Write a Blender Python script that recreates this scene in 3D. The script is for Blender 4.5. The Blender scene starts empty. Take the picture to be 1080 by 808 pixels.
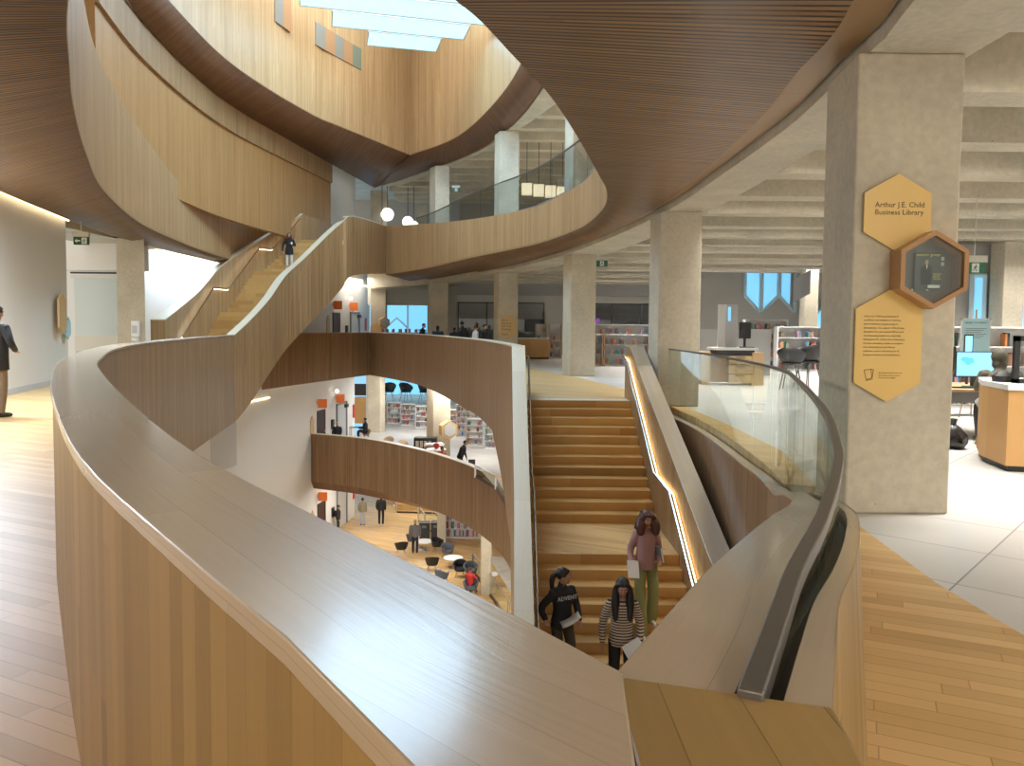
import bpy, bmesh, math, random
from mathutils import Vector, Matrix
random.seed(7)
R = math.radians
scene = bpy.context.scene
col = scene.collection

# ---------------------------------------------------------------- camera
cam_data = bpy.data.cameras.new('camera')
cam = bpy.data.objects.new('camera', cam_data)
col.objects.link(cam)
cam_data.sensor_width = 36
cam_data.lens = 27
cam_data.shift_y = -17/1080
cam_data.clip_end = 400
_p, _r = math.atan(43/810), 0.009
_f = Vector((0, math.cos(_p), -math.sin(_p)))
_u0 = Vector((0, math.sin(_p), math.cos(_p)))
_rt = Vector((1, 0, 0))*math.cos(_r) + _u0*math.sin(_r)
_up = _u0*math.cos(_r) - Vector((1, 0, 0))*math.sin(_r)
_m = Matrix((( _rt.x, _up.x, -_f.x, 0), (_rt.y, _up.y, -_f.y, 0), (_rt.z, _up.z, -_f.z, 1.6), (0, 0, 0, 1)))
cam.matrix_world = _m
scene.camera = cam

# ---------------------------------------------------------------- view, world, big lights
scene.view_settings.view_transform = 'Standard'
scene.view_settings.look = 'None'
scene.view_settings.gamma = 1
scene.view_settings.exposure = EXPOSURE = 0.18
scene.view_settings.use_curve_mapping = False
world = bpy.data.worlds.new('sky')
scene.world = world
world.use_nodes = True
bg = world.node_tree.nodes['Background']
wn, wl = world.node_tree.nodes, world.node_tree.links
wtc = wn.new('ShaderNodeTexCoord'); wsp = wn.new('ShaderNodeSeparateXYZ'); wrp = wn.new('ShaderNodeValToRGB')
wl.new(wtc.outputs['Generated'], wsp.inputs[0])
wma = wn.new('ShaderNodeMath'); wma.operation = 'MULTIPLY_ADD'; wma.inputs[1].default_value = .5; wma.inputs[2].default_value = .5
wl.new(wsp.outputs[1], wma.inputs[0]); wl.new(wma.outputs[0], wrp.inputs[0])
# overcast pale sky towards the south windows behind the camera, blue sky to the north
wrp.color_ramp.elements[0].position = .35; wrp.color_ramp.elements[0].color = (1.15, 1.05, .90, 1)
wrp.color_ramp.elements[1].position = .62; wrp.color_ramp.elements[1].color = (.34, .66, .95, 1)
wl.new(wrp.outputs[0], bg.inputs['Color'])
bg.inputs['Strength'].default_value = 1.0
scene.cycles.max_bounces = 7
scene.cycles.diffuse_bounces = 4
scene.cycles.glossy_bounces = 3
scene.cycles.transparent_max_bounces = 12
scene.cycles.caustics_reflective = False
scene.cycles.caustics_refractive = False
scene.cycles.sample_clamp_indirect = 4

def area_light(name, loc, size, power, color=(1, .95, .88), rot=(0, 0, 0), spread=180):
    d = bpy.data.lights.new(name, 'AREA')
    d.shape = 'RECTANGLE'; d.size, d.size_y = size
    d.energy = power; d.color = color; d.spread = R(spread)
    o = bpy.data.objects.new(name, d); col.objects.link(o)
    o.location = loc; o.rotation_euler = rot
    return o

def lamp(name, loc, power, color=(1, .88, .72), r=.12):
    d = bpy.data.lights.new(name, 'POINT')
    d.energy = power; d.color = color; d.shadow_soft_size = r
    o = bpy.data.objects.new(name, d); col.objects.link(o); o.location = loc
    return o
# daylight through the skylight at the top of the atrium
area_light('skylight_daylight', (-4.6, 27, 13.9), (6, 14), 2000, (.50, .74, 1.0), spread=170)
area_light('skylight_upper', (-4.8, 27, 19), (8, 18), 4200, (.72, .87, 1.0))
# ceiling light rows between the joists on every floor
for _k in range(-1, 17, 2):
    _y = 7.68+2.02*_k+1.25
    area_light('ceiling_fill_row', (11, _y, 4.93), (14, .4), 560, (1, .96, .90), spread=75)
    area_light('ceiling_fill_row', (12, _y+6, 11.1), (14, .4), 950, (1, .96, .90), spread=75)
for _x, _y in ((-3, 41), (3, 45), (-6, 50), (4, 34), (10, 50)):
    area_light('lower_ceiling_light', (_x, _y, -1.4), (4, 2), 300)
for _x, _y in ((-8, 44), (-4, 38), (-6, 50), (0, 33), (-3, 28), (-9, 36)):
    area_light('ground_ceiling_light', (_x, _y, -7.3), (3, 2), 170)
area_light('rear_fill_light', (4, 40.2, 4.9), (9, .5), 420, (1, .96, .9), spread=140)  # added to brighten the dim back of this floor
area_light('stair_wall_fill', (-13.6, 34.5, 4.9), (1.2, 8), 420, (.62, .80, 1.0))  # cool light added to brighten the wall behind the stair
area_light('lobby_light', (-10, 49, 4.6), (2, 5), 160)
for _x, _y, _w in ((-8.2, 4, 90), (-8.8, 9, 330), (-6.5, -1.5, 60), (4.8, 1.5, 90), (5.5, -2, 80), (-2, -3, 70), (9, 3, 110), (-9.4, 13.5, 480)):  # fill lights added without fittings; cool ones imitate daylight on left wall
    area_light('ceiling_fill_row', (_x, _y, 3.9), (1.6, .4), _w, (.74, .86, 1.0) if _x < -8.5 else (1, .93, .82))

# ---------------------------------------------------------------- helpers
MAT = {}
def _new(name):
    m = bpy.data.materials.new(name); m.use_nodes = True
    nt = m.node_tree; b = nt.nodes['Principled BSDF']
    MAT[name] = m
    return m, nt, b, nt.nodes, nt.links

def flat(name, c, rough=.6, metal=0, emit=0, spec=.5, bump=0, bscale=60, vary=0):
    m, nt, b, N, L = _new(name)
    b.inputs['Base Color'].default_value = (*c, 1)
    b.inputs['Roughness'].default_value = rough
    b.inputs['Metallic'].default_value = metal
    b.inputs['Specular IOR Level'].default_value = spec
    if emit:
        b.inputs['Emission Color'].default_value = (*c, 1)
        b.inputs['Emission Strength'].default_value = emit
    if vary or bump:
        tc = N.new('ShaderNodeTexCoord'); no = N.new('ShaderNodeTexNoise')
        no.inputs['Scale'].default_value = bscale; no.inputs['Detail'].default_value = 4
        L.new(tc.outputs['Object'], no.inputs['Vector'])
        if vary:
            mx = N.new('ShaderNodeMix'); mx.data_type = 'RGBA'
            mx.inputs['A'].default_value = (*[x*(1-vary) for x in c], 1)
            mx.inputs['B'].default_value = (*[min(1, x*(1+vary)) for x in c], 1)
            L.new(no.outputs['Fac'], mx.inputs['Factor']); L.new(mx.outputs['Result'], b.inputs['Base Color'])
        if bump:
            bp = N.new('ShaderNodeBump'); bp.inputs['Strength'].default_value = bump; bp.inputs['Distance'].default_value = .01
            L.new(no.outputs['Fac'], bp.inputs['Height']); L.new(bp.outputs['Normal'], b.inputs['Normal'])
    return m

def mathn(N, L, op, a, b=None, c=None):
    n = N.new('ShaderNodeMath'); n.operation = op
    for i, x in enumerate((a, b, c)):
        if x is None: continue
        if isinstance(x, (int, float)): n.inputs[i].default_value = x
        else: L.new(x, n.inputs[i])
    return n.outputs[0]

def wood(name, ca, cb, w=.05, seg=1.6, gap=0.0, gapc=(.02, .012, .008), rough=.45, spec=.4, along='v', world_rot=None, grain=.35, edge=.04, bump=.15, streak=0):
    """boards: u across, v along; each board has a tint of its own and a fine grain"""
    m, nt, b, N, L = _new(name)
    if world_rot is None:
        uv = N.new('ShaderNodeUVMap'); uv.uv_map = 'UVMap'
        sep = N.new('ShaderNodeSeparateXYZ'); L.new(uv.outputs['UV'], sep.inputs[0])
        U, V = sep.outputs[0], sep.outputs[1]
    else:
        g = N.new('ShaderNodeNewGeometry'); mp = N.new('ShaderNodeMapping')
        mp.inputs['Rotation'].default_value = (0, 0, world_rot)
        L.new(g.outputs['Position'], mp.inputs['Vector'])
        sep = N.new('ShaderNodeSeparateXYZ'); L.new(mp.outputs[0], sep.inputs[0])
        U, V = sep.outputs[1], sep.outputs[0]
    if along == 'u': U, V = V, U
    us = mathn(N, L, 'DIVIDE', U, w)
    ui = mathn(N, L, 'FLOOR', us)
    uf = mathn(N, L, 'FRACT', us)
    h = N.new('ShaderNodeTexWhiteNoise'); h.noise_dimensions = '1D'; L.new(ui, h.inputs['W'])
    vs = mathn(N, L, 'ADD', mathn(N, L, 'DIVIDE', V, seg), mathn(N, L, 'MULTIPLY', h.outputs['Value'], 7.3))
    vi = mathn(N, L, 'FLOOR', vs)
    cmb = N.new('ShaderNodeCombineXYZ'); L.new(ui, cmb.inputs[0]); L.new(vi, cmb.inputs[1])
    h2 = N.new('ShaderNodeTexWhiteNoise'); h2.noise_dimensions = '2D'; L.new(cmb.outputs[0], h2.inputs['Vector'])
    gc = N.new('ShaderNodeCombineXYZ')
    L.new(mathn(N, L, 'MULTIPLY', U, 90), gc.inputs[0]); L.new(mathn(N, L, 'MULTIPLY', V, 3), gc.inputs[1]); L.new(mathn(N, L, 'MULTIPLY', h2.outputs['Value'], 50), gc.inputs[2])
    no = N.new('ShaderNodeTexNoise'); no.inputs['Scale'].default_value = 1; no.inputs['Detail'].default_value = 3
    L.new(gc.outputs[0], no.inputs['Vector'])
    n4 = N.new('ShaderNodeTexNoise'); n4.inputs['Scale'].default_value = 1; n4.inputs['Detail'].default_value = 3
    g4 = N.new('ShaderNodeCombineXYZ'); L.new(mathn(N, L, 'MULTIPLY', ui, w*3.1 if streak else 0), g4.inputs[0]); L.new(mathn(N, L, 'MULTIPLY', V, .12), g4.inputs[1])
    L.new(g4.outputs[0], n4.inputs['Vector'])
    big_ = mathn(N, L, 'MULTIPLY', mathn(N, L, 'SUBTRACT', n4.outputs['Fac'], .5), 2.2*streak)
    fac = mathn(N, L, 'ADD', mathn(N, L, 'MULTIPLY', h2.outputs['Value'], 1-grain), mathn(N, L, 'MULTIPLY', no.outputs['Fac'], grain))
    fac = mathn(N, L, 'MAXIMUM', mathn(N, L, 'MINIMUM', mathn(N, L, 'ADD', fac, big_), 1.25), -.2)
    mx = N.new('ShaderNodeMix'); mx.data_type = 'RGBA'; mx.clamp_factor = False
    mx.inputs['A'].default_value = (*ca, 1); mx.inputs['B'].default_value = (*cb, 1)
    L.new(fac, mx.inputs['Factor'])
    res = mx.outputs['Result']
    def darken(mask, amount, colr):
        nonlocal res
        k = N.new('ShaderNodeMix'); k.data_type = 'RGBA'
        k.inputs['B'].default_value = (*colr, 1)
        L.new(mathn(N, L, 'MULTIPLY', mask, amount), k.inputs['Factor']); L.new(res, k.inputs['A'])
        res = k.outputs['Result']
    if gap:
        darken(mathn(N, L, 'LESS_THAN', uf, gap), 1.0, gapc)
    if edge:
        e1 = mathn(N, L, 'LESS_THAN', uf, edge)
        vf = mathn(N, L, 'FRACT', vs)
        e2 = mathn(N, L, 'LESS_THAN', vf, edge*w/seg)
        darken(mathn(N, L, 'MAXIMUM', e1, e2), .55, tuple(x*.35 for x in ca))
    L.new(res, b.inputs['Base Color'])
    b.inputs['Roughness'].default_value = rough
    b.inputs['Specular IOR Level'].default_value = spec
    if bump:
        bp = N.new('ShaderNodeBump'); bp.inputs['Strength'].default_value = bump; bp.inputs['Distance'].default_value = .002
        L.new(no.outputs['Fac'], bp.inputs['Height']); L.new(bp.outputs['Normal'], b.inputs['Normal'])
    return m

def concrete(name, c, joints=True):
    m, nt, b, N, L = _new(name)
    g = N.new('ShaderNodeNewGeometry')
    n1 = N.new('ShaderNodeTexNoise'); n1.inputs['Scale'].default_value = 1.1; n1.inputs['Detail'].default_value = 6
    n2 = N.new('ShaderNodeTexNoise'); n2.inputs['Scale'].default_value = 14; n2.inputs['Detail'].default_value = 5
    L.new(g.outputs['Position'], n1.inputs['Vector']); L.new(g.outputs['Position'], n2.inputs['Vector'])
    f = mathn(N, L, 'ADD', mathn(N, L, 'MULTIPLY', n1.outputs['Fac'], .6), mathn(N, L, 'MULTIPLY', n2.outputs['Fac'], .4))
    cr = N.new('ShaderNodeValToRGB')
    cr.color_ramp.elements[0].position = .3; cr.color_ramp.elements[0].color = (*[x*.72 for x in c], 1)
    cr.color_ramp.elements[1].position = .7; cr.color_ramp.elements[1].color = (*[x*1.12 for x in c], 1)
    L.new(f, cr.inputs[0])
    vo = N.new('ShaderNodeTexVoronoi'); vo.inputs['Scale'].default_value = 3.2
    L.new(g.outputs['Position'], vo.inputs['Vector'])
    pit = mathn(N, L, 'LESS_THAN', vo.outputs['Distance'], .035)
    mx = N.new('ShaderNodeMix'); mx.data_type = 'RGBA'; mx.inputs['B'].default_value = (*[x*.35 for x in c], 1)
    L.new(mathn(N, L, 'MULTIPLY', pit, .6), mx.inputs['Factor']); L.new(cr.outputs[0], mx.inputs['A'])
    L.new(mx.outputs['Result'], b.inputs['Base Color'])
    b.inputs['Roughness'].default_value = .75
    bp = N.new('ShaderNodeBump'); bp.inputs['Strength'].default_value = .15; bp.inputs['Distance'].default_value = .01
    L.new(n2.outputs['Fac'], bp.inputs['Height']); L.new(bp.outputs['Normal'], b.inputs['Normal'])
    return m

def tiles(name, c, sx, sy, rot, joint=(.2, .2, .2), rough=.3):
    m, nt, b, N, L = _new(name)
    g = N.new('ShaderNodeNewGeometry'); mp = N.new('ShaderNodeMapping')
    mp.inputs['Rotation'].default_value = (0, 0, rot); L.new(g.outputs['Position'], mp.inputs['Vector'])
    sep = N.new('ShaderNodeSeparateXYZ'); L.new(mp.outputs[0], sep.inputs[0])
    x = mathn(N, L, 'DIVIDE', sep.outputs[0], sx); y = mathn(N, L, 'DIVIDE', sep.outputs[1], sy)
    cmb = N.new('ShaderNodeCombineXYZ'); L.new(mathn(N, L, 'FLOOR', x), cmb.inputs[0]); L.new(mathn(N, L, 'FLOOR', y), cmb.inputs[1])
    h = N.new('ShaderNodeTexWhiteNoise'); h.noise_dimensions = '2D'; L.new(cmb.outputs[0], h.inputs['Vector'])
    mx = N.new('ShaderNodeMix'); mx.data_type = 'RGBA'
    mx.inputs['A'].default_value = (*[v*.93 for v in c], 1); mx.inputs['B'].default_value = (*[v*1.05 for v in c], 1)
    L.new(h.outputs['Value'], mx.inputs['Factor'])
    j = mathn(N, L, 'MAXIMUM', mathn(N, L, 'LESS_THAN', mathn(N, L, 'FRACT', x), .012/sx), mathn(N, L, 'LESS_THAN', mathn(N, L, 'FRACT', y), .012/sy))
    k = N.new('ShaderNodeMix'); k.data_type = 'RGBA'; k.inputs['B'].default_value = (*joint, 1)
    L.new(j, k.inputs['Factor']); L.new(mx.outputs['Result'], k.inputs['A']); L.new(k.outputs['Result'], b.inputs['Base Color'])
    b.inputs['Roughness'].default_value = rough
    return m

def glass(name, tint=(.93, .97, .95), alpha=.12):
    m, nt, b, N, L = _new(name)
    out = N['Material Output']
    tr = N.new('ShaderNodeBsdfTransparent'); tr.inputs[0].default_value = (*tint, 1)
    gl = N.new('ShaderNodeBsdfGlossy'); gl.inputs['Roughness'].default_value = .02
    lw_ = N.new('ShaderNodeLayerWeight'); lw_.inputs['Blend'].default_value = .5
    p5 = mathn(N, L, 'POWER', lw_.outputs['Facing'], 5)
    fz = mathn(N, L, 'MULTIPLY_ADD', p5, .6, .02+alpha)
    ms = N.new('ShaderNodeMixShader')
    L.new(fz, ms.inputs[0]); L.new(tr.outputs[0], ms.inputs[1]); L.new(gl.outputs[0], ms.inputs[2])
    L.new(ms.outputs[0], out.inputs['Surface'])
    return m

# colours
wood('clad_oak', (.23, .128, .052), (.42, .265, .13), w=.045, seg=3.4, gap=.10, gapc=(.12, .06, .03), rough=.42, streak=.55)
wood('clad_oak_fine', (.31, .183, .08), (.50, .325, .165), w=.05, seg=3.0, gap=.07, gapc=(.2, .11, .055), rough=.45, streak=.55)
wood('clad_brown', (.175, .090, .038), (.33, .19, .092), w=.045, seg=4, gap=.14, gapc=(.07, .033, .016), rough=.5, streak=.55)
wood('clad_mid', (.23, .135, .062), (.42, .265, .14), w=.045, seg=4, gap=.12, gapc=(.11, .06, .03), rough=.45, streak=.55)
wood('clad_gold', (.32, .165, .055), (.48, .27, .105), w=.045, seg=3.4, gap=.08, gapc=(.15, .08, .035), rough=.45, streak=.55)
wood('veneer_oak', (.21, .125, .036), (.40, .26, .095), w=.09, seg=2.6, rough=.4, edge=.02, streak=.55)
m = wood('coping_oak', (.41, .32, .225), (.51, .405, .29), w=.115, seg=2.2, rough=.26, spec=.7, along='u', edge=.008, grain=.5, bump=.25)
m.node_tree.nodes['Principled BSDF'].inputs['Coat Weight'].default_value = .4
m.node_tree.nodes['Principled BSDF'].inputs['Coat Roughness'].default_value = .13
wood('coping_pale', (.60, .52, .38), (.74, .66, .50), w=.3, seg=2.2, rough=.3, spec=.6, along='u', edge=.01, grain=.6)
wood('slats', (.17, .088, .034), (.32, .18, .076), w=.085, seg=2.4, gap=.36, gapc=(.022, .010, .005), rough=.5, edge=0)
wood('trim_oak', (.30, .18, .08), (.38, .24, .12), w=1.2, seg=3, rough=.4, edge=.01, along='u')
wood('floor_oak', (.46, .275, .105), (.70, .475, .225), w=.10, seg=1.5, rough=.40, spec=.4, world_rot=R(25), edge=.05, grain=.3)
wood('stair_oak', (.44, .25, .085), (.64, .41, .165), w=.075, seg=1.3, rough=.35, world_rot=0, edge=.04)
wood('desk_wood', (.46, .25, .085), (.56, .33, .13), w=.5, seg=2, rough=.45, edge=.0)
wood('shelf_wood', (.45, .3, .19), (.55, .38, .24), w=.5, seg=2, rough=.5, edge=.0)
concrete('concrete', (.60, .54, .42))
concrete('concrete_pale', (.60, .56, .48))
tiles('floor_tile', (.56, .55, .53), 1.2, .9, R(43))
flat('white_wall', (.74, .73, .70), .7, vary=.02, bscale=2)
flat('grey_wall', (.42, .41, .39), .7, vary=.04, bscale=2)
flat('white', (.85, .85, .84), .45)
flat('off_white', (.66, .64, .58), .5)
flat('black', (.012, .012, .013), .5)
flat('dark_grey', (.05, .05, .055), .5)
flat('mid_grey', (.22, .22, .23), .6)
flat('light_grey', (.55, .56, .57), .5)
flat('steel', (.55, .55, .55), .28, metal=1)
flat('bronze', (.20, .185, .165), .38, metal=.7)
flat('chrome_sky_tint', (.68, .80, .95), .15, metal=1)  # base tinted blue: the sky's reflection put into the metal colour
flat('yellow_sign', (.78, .52, .16), .35)
flat('tan_sign', (.62, .42, .20), .4)
flat('brown_ink', (.10, .055, .02), .6)
flat('orange', (.90, .22, .04), .5)
flat('door_brown', (.06, .022, .015), .5)
flat('exit_green', (.01, .11, .06), .4)
flat('light_blue', (.45, .72, .80), .5)
flat('led', (1.0, .80, .48), .5, emit=6)
flat('led_white', (1.0, .92, .78), .5, emit=5)
flat('led_rail', (1.0, .62, .24), .5, emit=9)
flat('screen', (.20, .62, .95), .3, emit=.75)
flat('screen_map', (.08, .45, .85), .3, emit=.6)
flat('purple', (.25, .06, .42), .4, emit=.5)
flat('red', (.55, .03, .03), .5)
flat('yellow', (.9, .75, .05), .5)
flat('facade_sky_glow', (.20, .56, .86), .4, emit=.85)  # opaque pane; sky seen through the glass put into its colour and glow
m, nt, b, N, L = _new('skylight_glass')
b.inputs['Base Color'].default_value = (.6, .85, 1, 1)
b.inputs['Emission Color'].default_value = (.42, .84, 1.0, 1)
b.inputs['Emission Strength'].default_value = 1.1
flat('glass_green', (.16, .19, .14), .25)
flat('glass_tan', (.36, .20, .10), .25)
flat('glass_grey', (.22, .21, .18), .25)
flat('lamp_globe', (1, .97, .9), .4, emit=1.6)
flat('lamp_box', (1, .86, .6), .4, emit=.9)
flat('case_wood', (.40, .21, .08), .4)
flat('case_back', (.13, .11, .10), .5)
flat('cover_dark', (.045, .055, .05), .35)
flat('bag_black', (.012, .012, .013), .22, bump=.6, bscale=25)
wood('desk_pale', (.52, .36, .18), (.60, .43, .24), w=.5, seg=2, rough=.4, edge=0)
glass('glass_pale', (.85, .9, .9), .06)
glass('glass', alpha=.02)
glass('glass_dim', (.80, .83, .83), .03)
for nm, c in dict(skin_light=(.50, .29, .20), skin_mid=(.42, .23, .15), skin_dark=(.10, .05, .035), hair_black=(.012, .009, .008), hair_brown=(.07, .022, .012), hair_grey=(.35, .33, .30),
                  cloth_black=(.014, .014, .016), cloth_navy=(.012, .016, .03), cloth_pink=(.42, .24, .24), cloth_sage=(.27, .29, .12), cloth_tan=(.17, .12, .075), cloth_grey=(.12, .12, .125), cloth_cream=(.62, .55, .42),
                  cloth_olive=(.055, .05, .03), cloth_white=(.7, .7, .7), cloth_khaki=(.25, .22, .14), jean_pale=(.42, .46, .5), chair_grey=(.10, .11, .13), chair_blue=(.10, .14, .20), leather=(.02, .02, .02), eye_white=(.7, .7, .7), lips=(.33, .10, .08)).items():
    flat(nm, c, .75 if 'cloth' in nm or 'chair' in nm else .5, vary=.08 if 'cloth' in nm else 0, bscale=30)
m, nt, b, N, L = _new('cloth_striped')
tc = N.new('ShaderNodeTexCoord'); sp = N.new('ShaderNodeSeparateXYZ'); L.new(tc.outputs['Object'], sp.inputs[0])
fr = mathn(N, L, 'FRACT', mathn(N, L, 'MULTIPLY', sp.outputs[2], 29))
mk = mathn(N, L, 'LESS_THAN', fr, .42)
mx = N.new('ShaderNodeMix'); mx.data_type = 'RGBA'; mx.inputs['A'].default_value = (.62, .52, .42, 1); mx.inputs['B'].default_value = (.03, .018, .022, 1)
L.new(mk, mx.inputs['Factor']); L.new(mx.outputs['Result'], b.inputs['Base Color']); b.inputs['Roughness'].default_value = .8

class MB:
    """collects shapes into one mesh"""
    def __init__(s): s.v = []; s.f = []; s.uv = []; s.mi = []; s.cur = 0
    def add(s, vs, fs, uvs=None):
        n = len(s.v); s.v += [tuple(map(float, p)) for p in vs]
        for k, f in enumerate(fs):
            s.f.append([i+n for i in f]); s.uv.append(uvs[k] if uvs else None); s.mi.append(s.cur)
        return s
    def box(s, c, d, rz=0, mat=None):
        x, y, z = d[0]/2, d[1]/2, d[2]/2
        vs = [Vector((i*x, j*y, k*z)) for k in (-1, 1) for j in (-1, 1) for i in (-1, 1)]
        M = Matrix.Translation(c) @ (mat if mat else Matrix.Rotation(rz, 4, 'Z'))
        return s.add([M @ v for v in vs], [(0, 2, 3, 1), (4, 5, 7, 6), (0, 1, 5, 4), (2, 6, 7, 3), (0, 4, 6, 2), (1, 3, 7, 5)])
    def b2(s, a, b):
        return s.box([(p+q)/2 for p, q in zip(a, b)], [abs(q-p) for p, q in zip(a, b)])
    def prism(s, poly, z0, z1, M=None):
        n = len(poly)
        ar = sum(poly[i][0]*poly[(i+1) % n][1]-poly[(i+1) % n][0]*poly[i][1] for i in range(n))
        if ar < 0: poly = poly[::-1]
        vs = [Vector((p[0], p[1], z0)) for p in poly]+[Vector((p[0], p[1], z1)) for p in poly]
        if M: vs = [M @ v for v in vs]
        return s.add(vs, [list(range(n))[::-1], list(range(n, 2*n))]+[(i, (i+1) % n, n+(i+1) % n, n+i) for i in range(n)])
    def tube(s, path, r, n=8, caps=True, flat=1):
        path = [Vector(p) for p in path]; m = len(path)
        rs = r if isinstance(r, (list, tuple)) else [r]*m
        vs = []; up = Vector((0, 0, 1)); prev = None
        for i, p in enumerate(path):
            t = (path[min(i+1, m-1)]-path[max(i-1, 0)]).normalized()
            a = prev if prev else (up if abs(t.z) < .95 else Vector((0, 1, 0)))
            x = t.cross(a)
            if x.length < 1e-4: x = t.cross(Vector((1, 0, 0)))
            x.normalize(); y = x.cross(t).normalized(); prev = y
            for k in range(n):
                q = 2*math.pi*k/n
                vs.append(p+x*math.cos(q)*rs[i]+y*math.sin(q)*rs[i]*flat)
        fs = [(i*n+k, i*n+(k+1) % n, (i+1)*n+(k+1) % n, (i+1)*n+k) for i in range(m-1) for k in range(n)]
        if caps: fs += [list(range(n))[::-1], [(m-1)*n+k for k in range(n)]]
        return s.add(vs, fs)
    def lathe(s, prof, c=(0, 0, 0), n=20, M=None):
        vs = []; m = len(prof)
        for r, z in prof:
            for k in range(n):
                q = 2*math.pi*k/n; v = Vector((r*math.cos(q), r*math.sin(q), z))
                if M: v = M @ v
                vs.append(v+Vector(c))
        fs = [(i*n+k, i*n+(k+1) % n, (i+1)*n+(k+1) % n, (i+1)*n+k) for i in range(m-1) for k in range(n)]
        fs += [list(range(n))[::-1], [(m-1)*n+k for k in range(n)]]
        return s.add(vs, fs)
    def ball(s, c, r, n=12, M=None):
        r = r if isinstance(r, (list, tuple)) else (r, r, r)
        vs = []; fs = []; m = n//2
        for i in range(1, m):
            a = math.pi*i/m
            for k in range(n):
                q = 2*math.pi*k/n
                vs.append(Vector((r[0]*math.sin(a)*math.cos(q), r[1]*math.sin(a)*math.sin(q), -r[2]*math.cos(a))))
        vs += [Vector((0, 0, -r[2])), Vector((0, 0, r[2]))]
        for i in range(m-2):
            for k in range(n): fs.append((i*n+k, i*n+(k+1) % n, (i+1)*n+(k+1) % n, (i+1)*n+k))
        B, T = len(vs)-2, len(vs)-1
        for k in range(n): fs += [(B, (k+1) % n, k), (T, (m-2)*n+k, (m-2)*n+(k+1) % n)]
        if M: vs = [M @ v for v in vs]
        return s.add([v+Vector(c) for v in vs], fs)
    def sweep(s, A, B, botA, topA, botB=None, topB=None, caps=True):
        """solid between two plan lines A (one side) and B (other side) of equal count; heights per point"""
        n = len(A); botB = botB or botA; topB = topB or topA
        L = [0.0]
        for i in range(1, n): L.append(L[-1]+math.hypot(A[i][0]-A[i-1][0], A[i][1]-A[i-1][1]))
        vs = []
        for i in range(n):
            vs += [(A[i][0], A[i][1], botA[i]), (A[i][0], A[i][1], topA[i]), (B[i][0], B[i][1], topB[i]), (B[i][0], B[i][1], botB[i])]
        fs = []; uv = []
        for i in range(n-1):
            for k in range(4):
                a, b_ = i*4+k, i*4+(k+1) % 4
                fs.append((a, b_, b_+4, a+4))
                def cc(q, l):
                    kk = q % 4
                    if k in (0, 2): return (l, vs[q][2])
                    w = math.hypot(vs[q][0]-A[q//4][0], vs[q][1]-A[q//4][1])
                    return (l, w)
                uv.append([cc(a, L[i]), cc(b_, L[i]), cc(b_+4, L[i+1]), cc(a+4, L[i+1])])
        if caps:
            fs += [(0, 3, 2, 1), tuple((n-1)*4+k for k in (0, 1, 2, 3))]; uv += [None, None]
        return s.add(vs, fs, uv)
    def loft(s, P, Q, n0=0):
        """open surface between 3D lines P and Q with metre UVs; u along the lines, v across"""
        n = len(P); L = [0.0]
        for i in range(1, n): L.append(L[-1]+((Vector(P[i])-Vector(P[i-1])).length+(Vector(Q[i])-Vector(Q[i-1])).length)/2)
        W = [(Vector(P[i])-Vector(Q[i])).length for i in range(n)]
        vs = [v for i in range(n) for v in (P[i], Q[i])]
        fs = [(2*i, 2*i+1, 2*i+3, 2*i+2) for i in range(n-1)]
        uv = [[(L[i], 0), (L[i], W[i]), (L[i+1], W[i+1]), (L[i+1], 0)] for i in range(n-1)]
        return s.add(vs, fs, uv)
    def build(s, name, mat, parent=None, smooth=False, angle=35, loc=None, bevel=0):
        me = bpy.data.meshes.new(name)
        me.from_pydata(s.v, [], s.f)
        ul = me.uv_layers.new(name='UVMap')
        for p in me.polygons:
            cu = s.uv[p.index]
            nx, ny, nz = p.normal
            for j, li in enumerate(p.loop_indices):
                if cu: ul.data[li].uv = cu[j]
                else:
                    x, y, z = me.vertices[me.loops[li].vertex_index].co
                    ul.data[li].uv = (x, y) if abs(nz) > .7 else ((x, z) if abs(ny) > abs(nx) else (y, z))
        bm = bmesh.new(); bm.from_mesh(me); bmesh.ops.recalc_face_normals(bm, faces=bm.faces); bm.to_mesh(me); bm.free()
        mats = mat if isinstance(mat, (list, tuple)) else [mat]
        for q in mats: me.materials.append(MAT[q])
        for p, k in zip(me.polygons, s.mi): p.material_index = k
        if smooth:
            me.shade_smooth(); me.set_sharp_from_angle(angle=R(angle))
        o = bpy.data.objects.new(name, me); col.objects.link(o)
        if parent: o.parent = parent
        if loc: o.location = loc
        if bevel:
            bv = o.modifiers.new('bevel', 'BEVEL'); bv.width = bevel; bv.segments = 2; bv.limit_method = 'ANGLE'
        return o

def tag(o, label=None, cat=None, group=None, kind=None):
    if label: o['label'] = label
    if cat: o['category'] = cat
    if group: o['group'] = group
    if kind: o['kind'] = kind
    return o
def thing(name, label, cat, loc=(0, 0, 0), rz=0, group=None):
    o = bpy.data.objects.new(name, None); col.objects.link(o); o.empty_display_size = .2
    o.location = loc; o.rotation_euler = (0, 0, rz)
    return tag(o, label, cat, group)
def struct(o): return tag(o, kind='structure')
def kids(o): return [c for c in bpy.data.objects if c.parent == o]
def copy_tree(o, loc, rz=None, label=None, group=None, children=None):
    c = o.copy(); col.objects.link(c); c.location = loc
    if rz is not None: c.rotation_euler = (0, 0, rz)
    if label: c['label'] = label
    if group: c['group'] = group
    def rec(src, dst):
        for ch in kids(src):
            d = ch.copy(); col.objects.link(d); d.parent = dst; rec(ch, d)
    rec(o, c)
    return c

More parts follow.
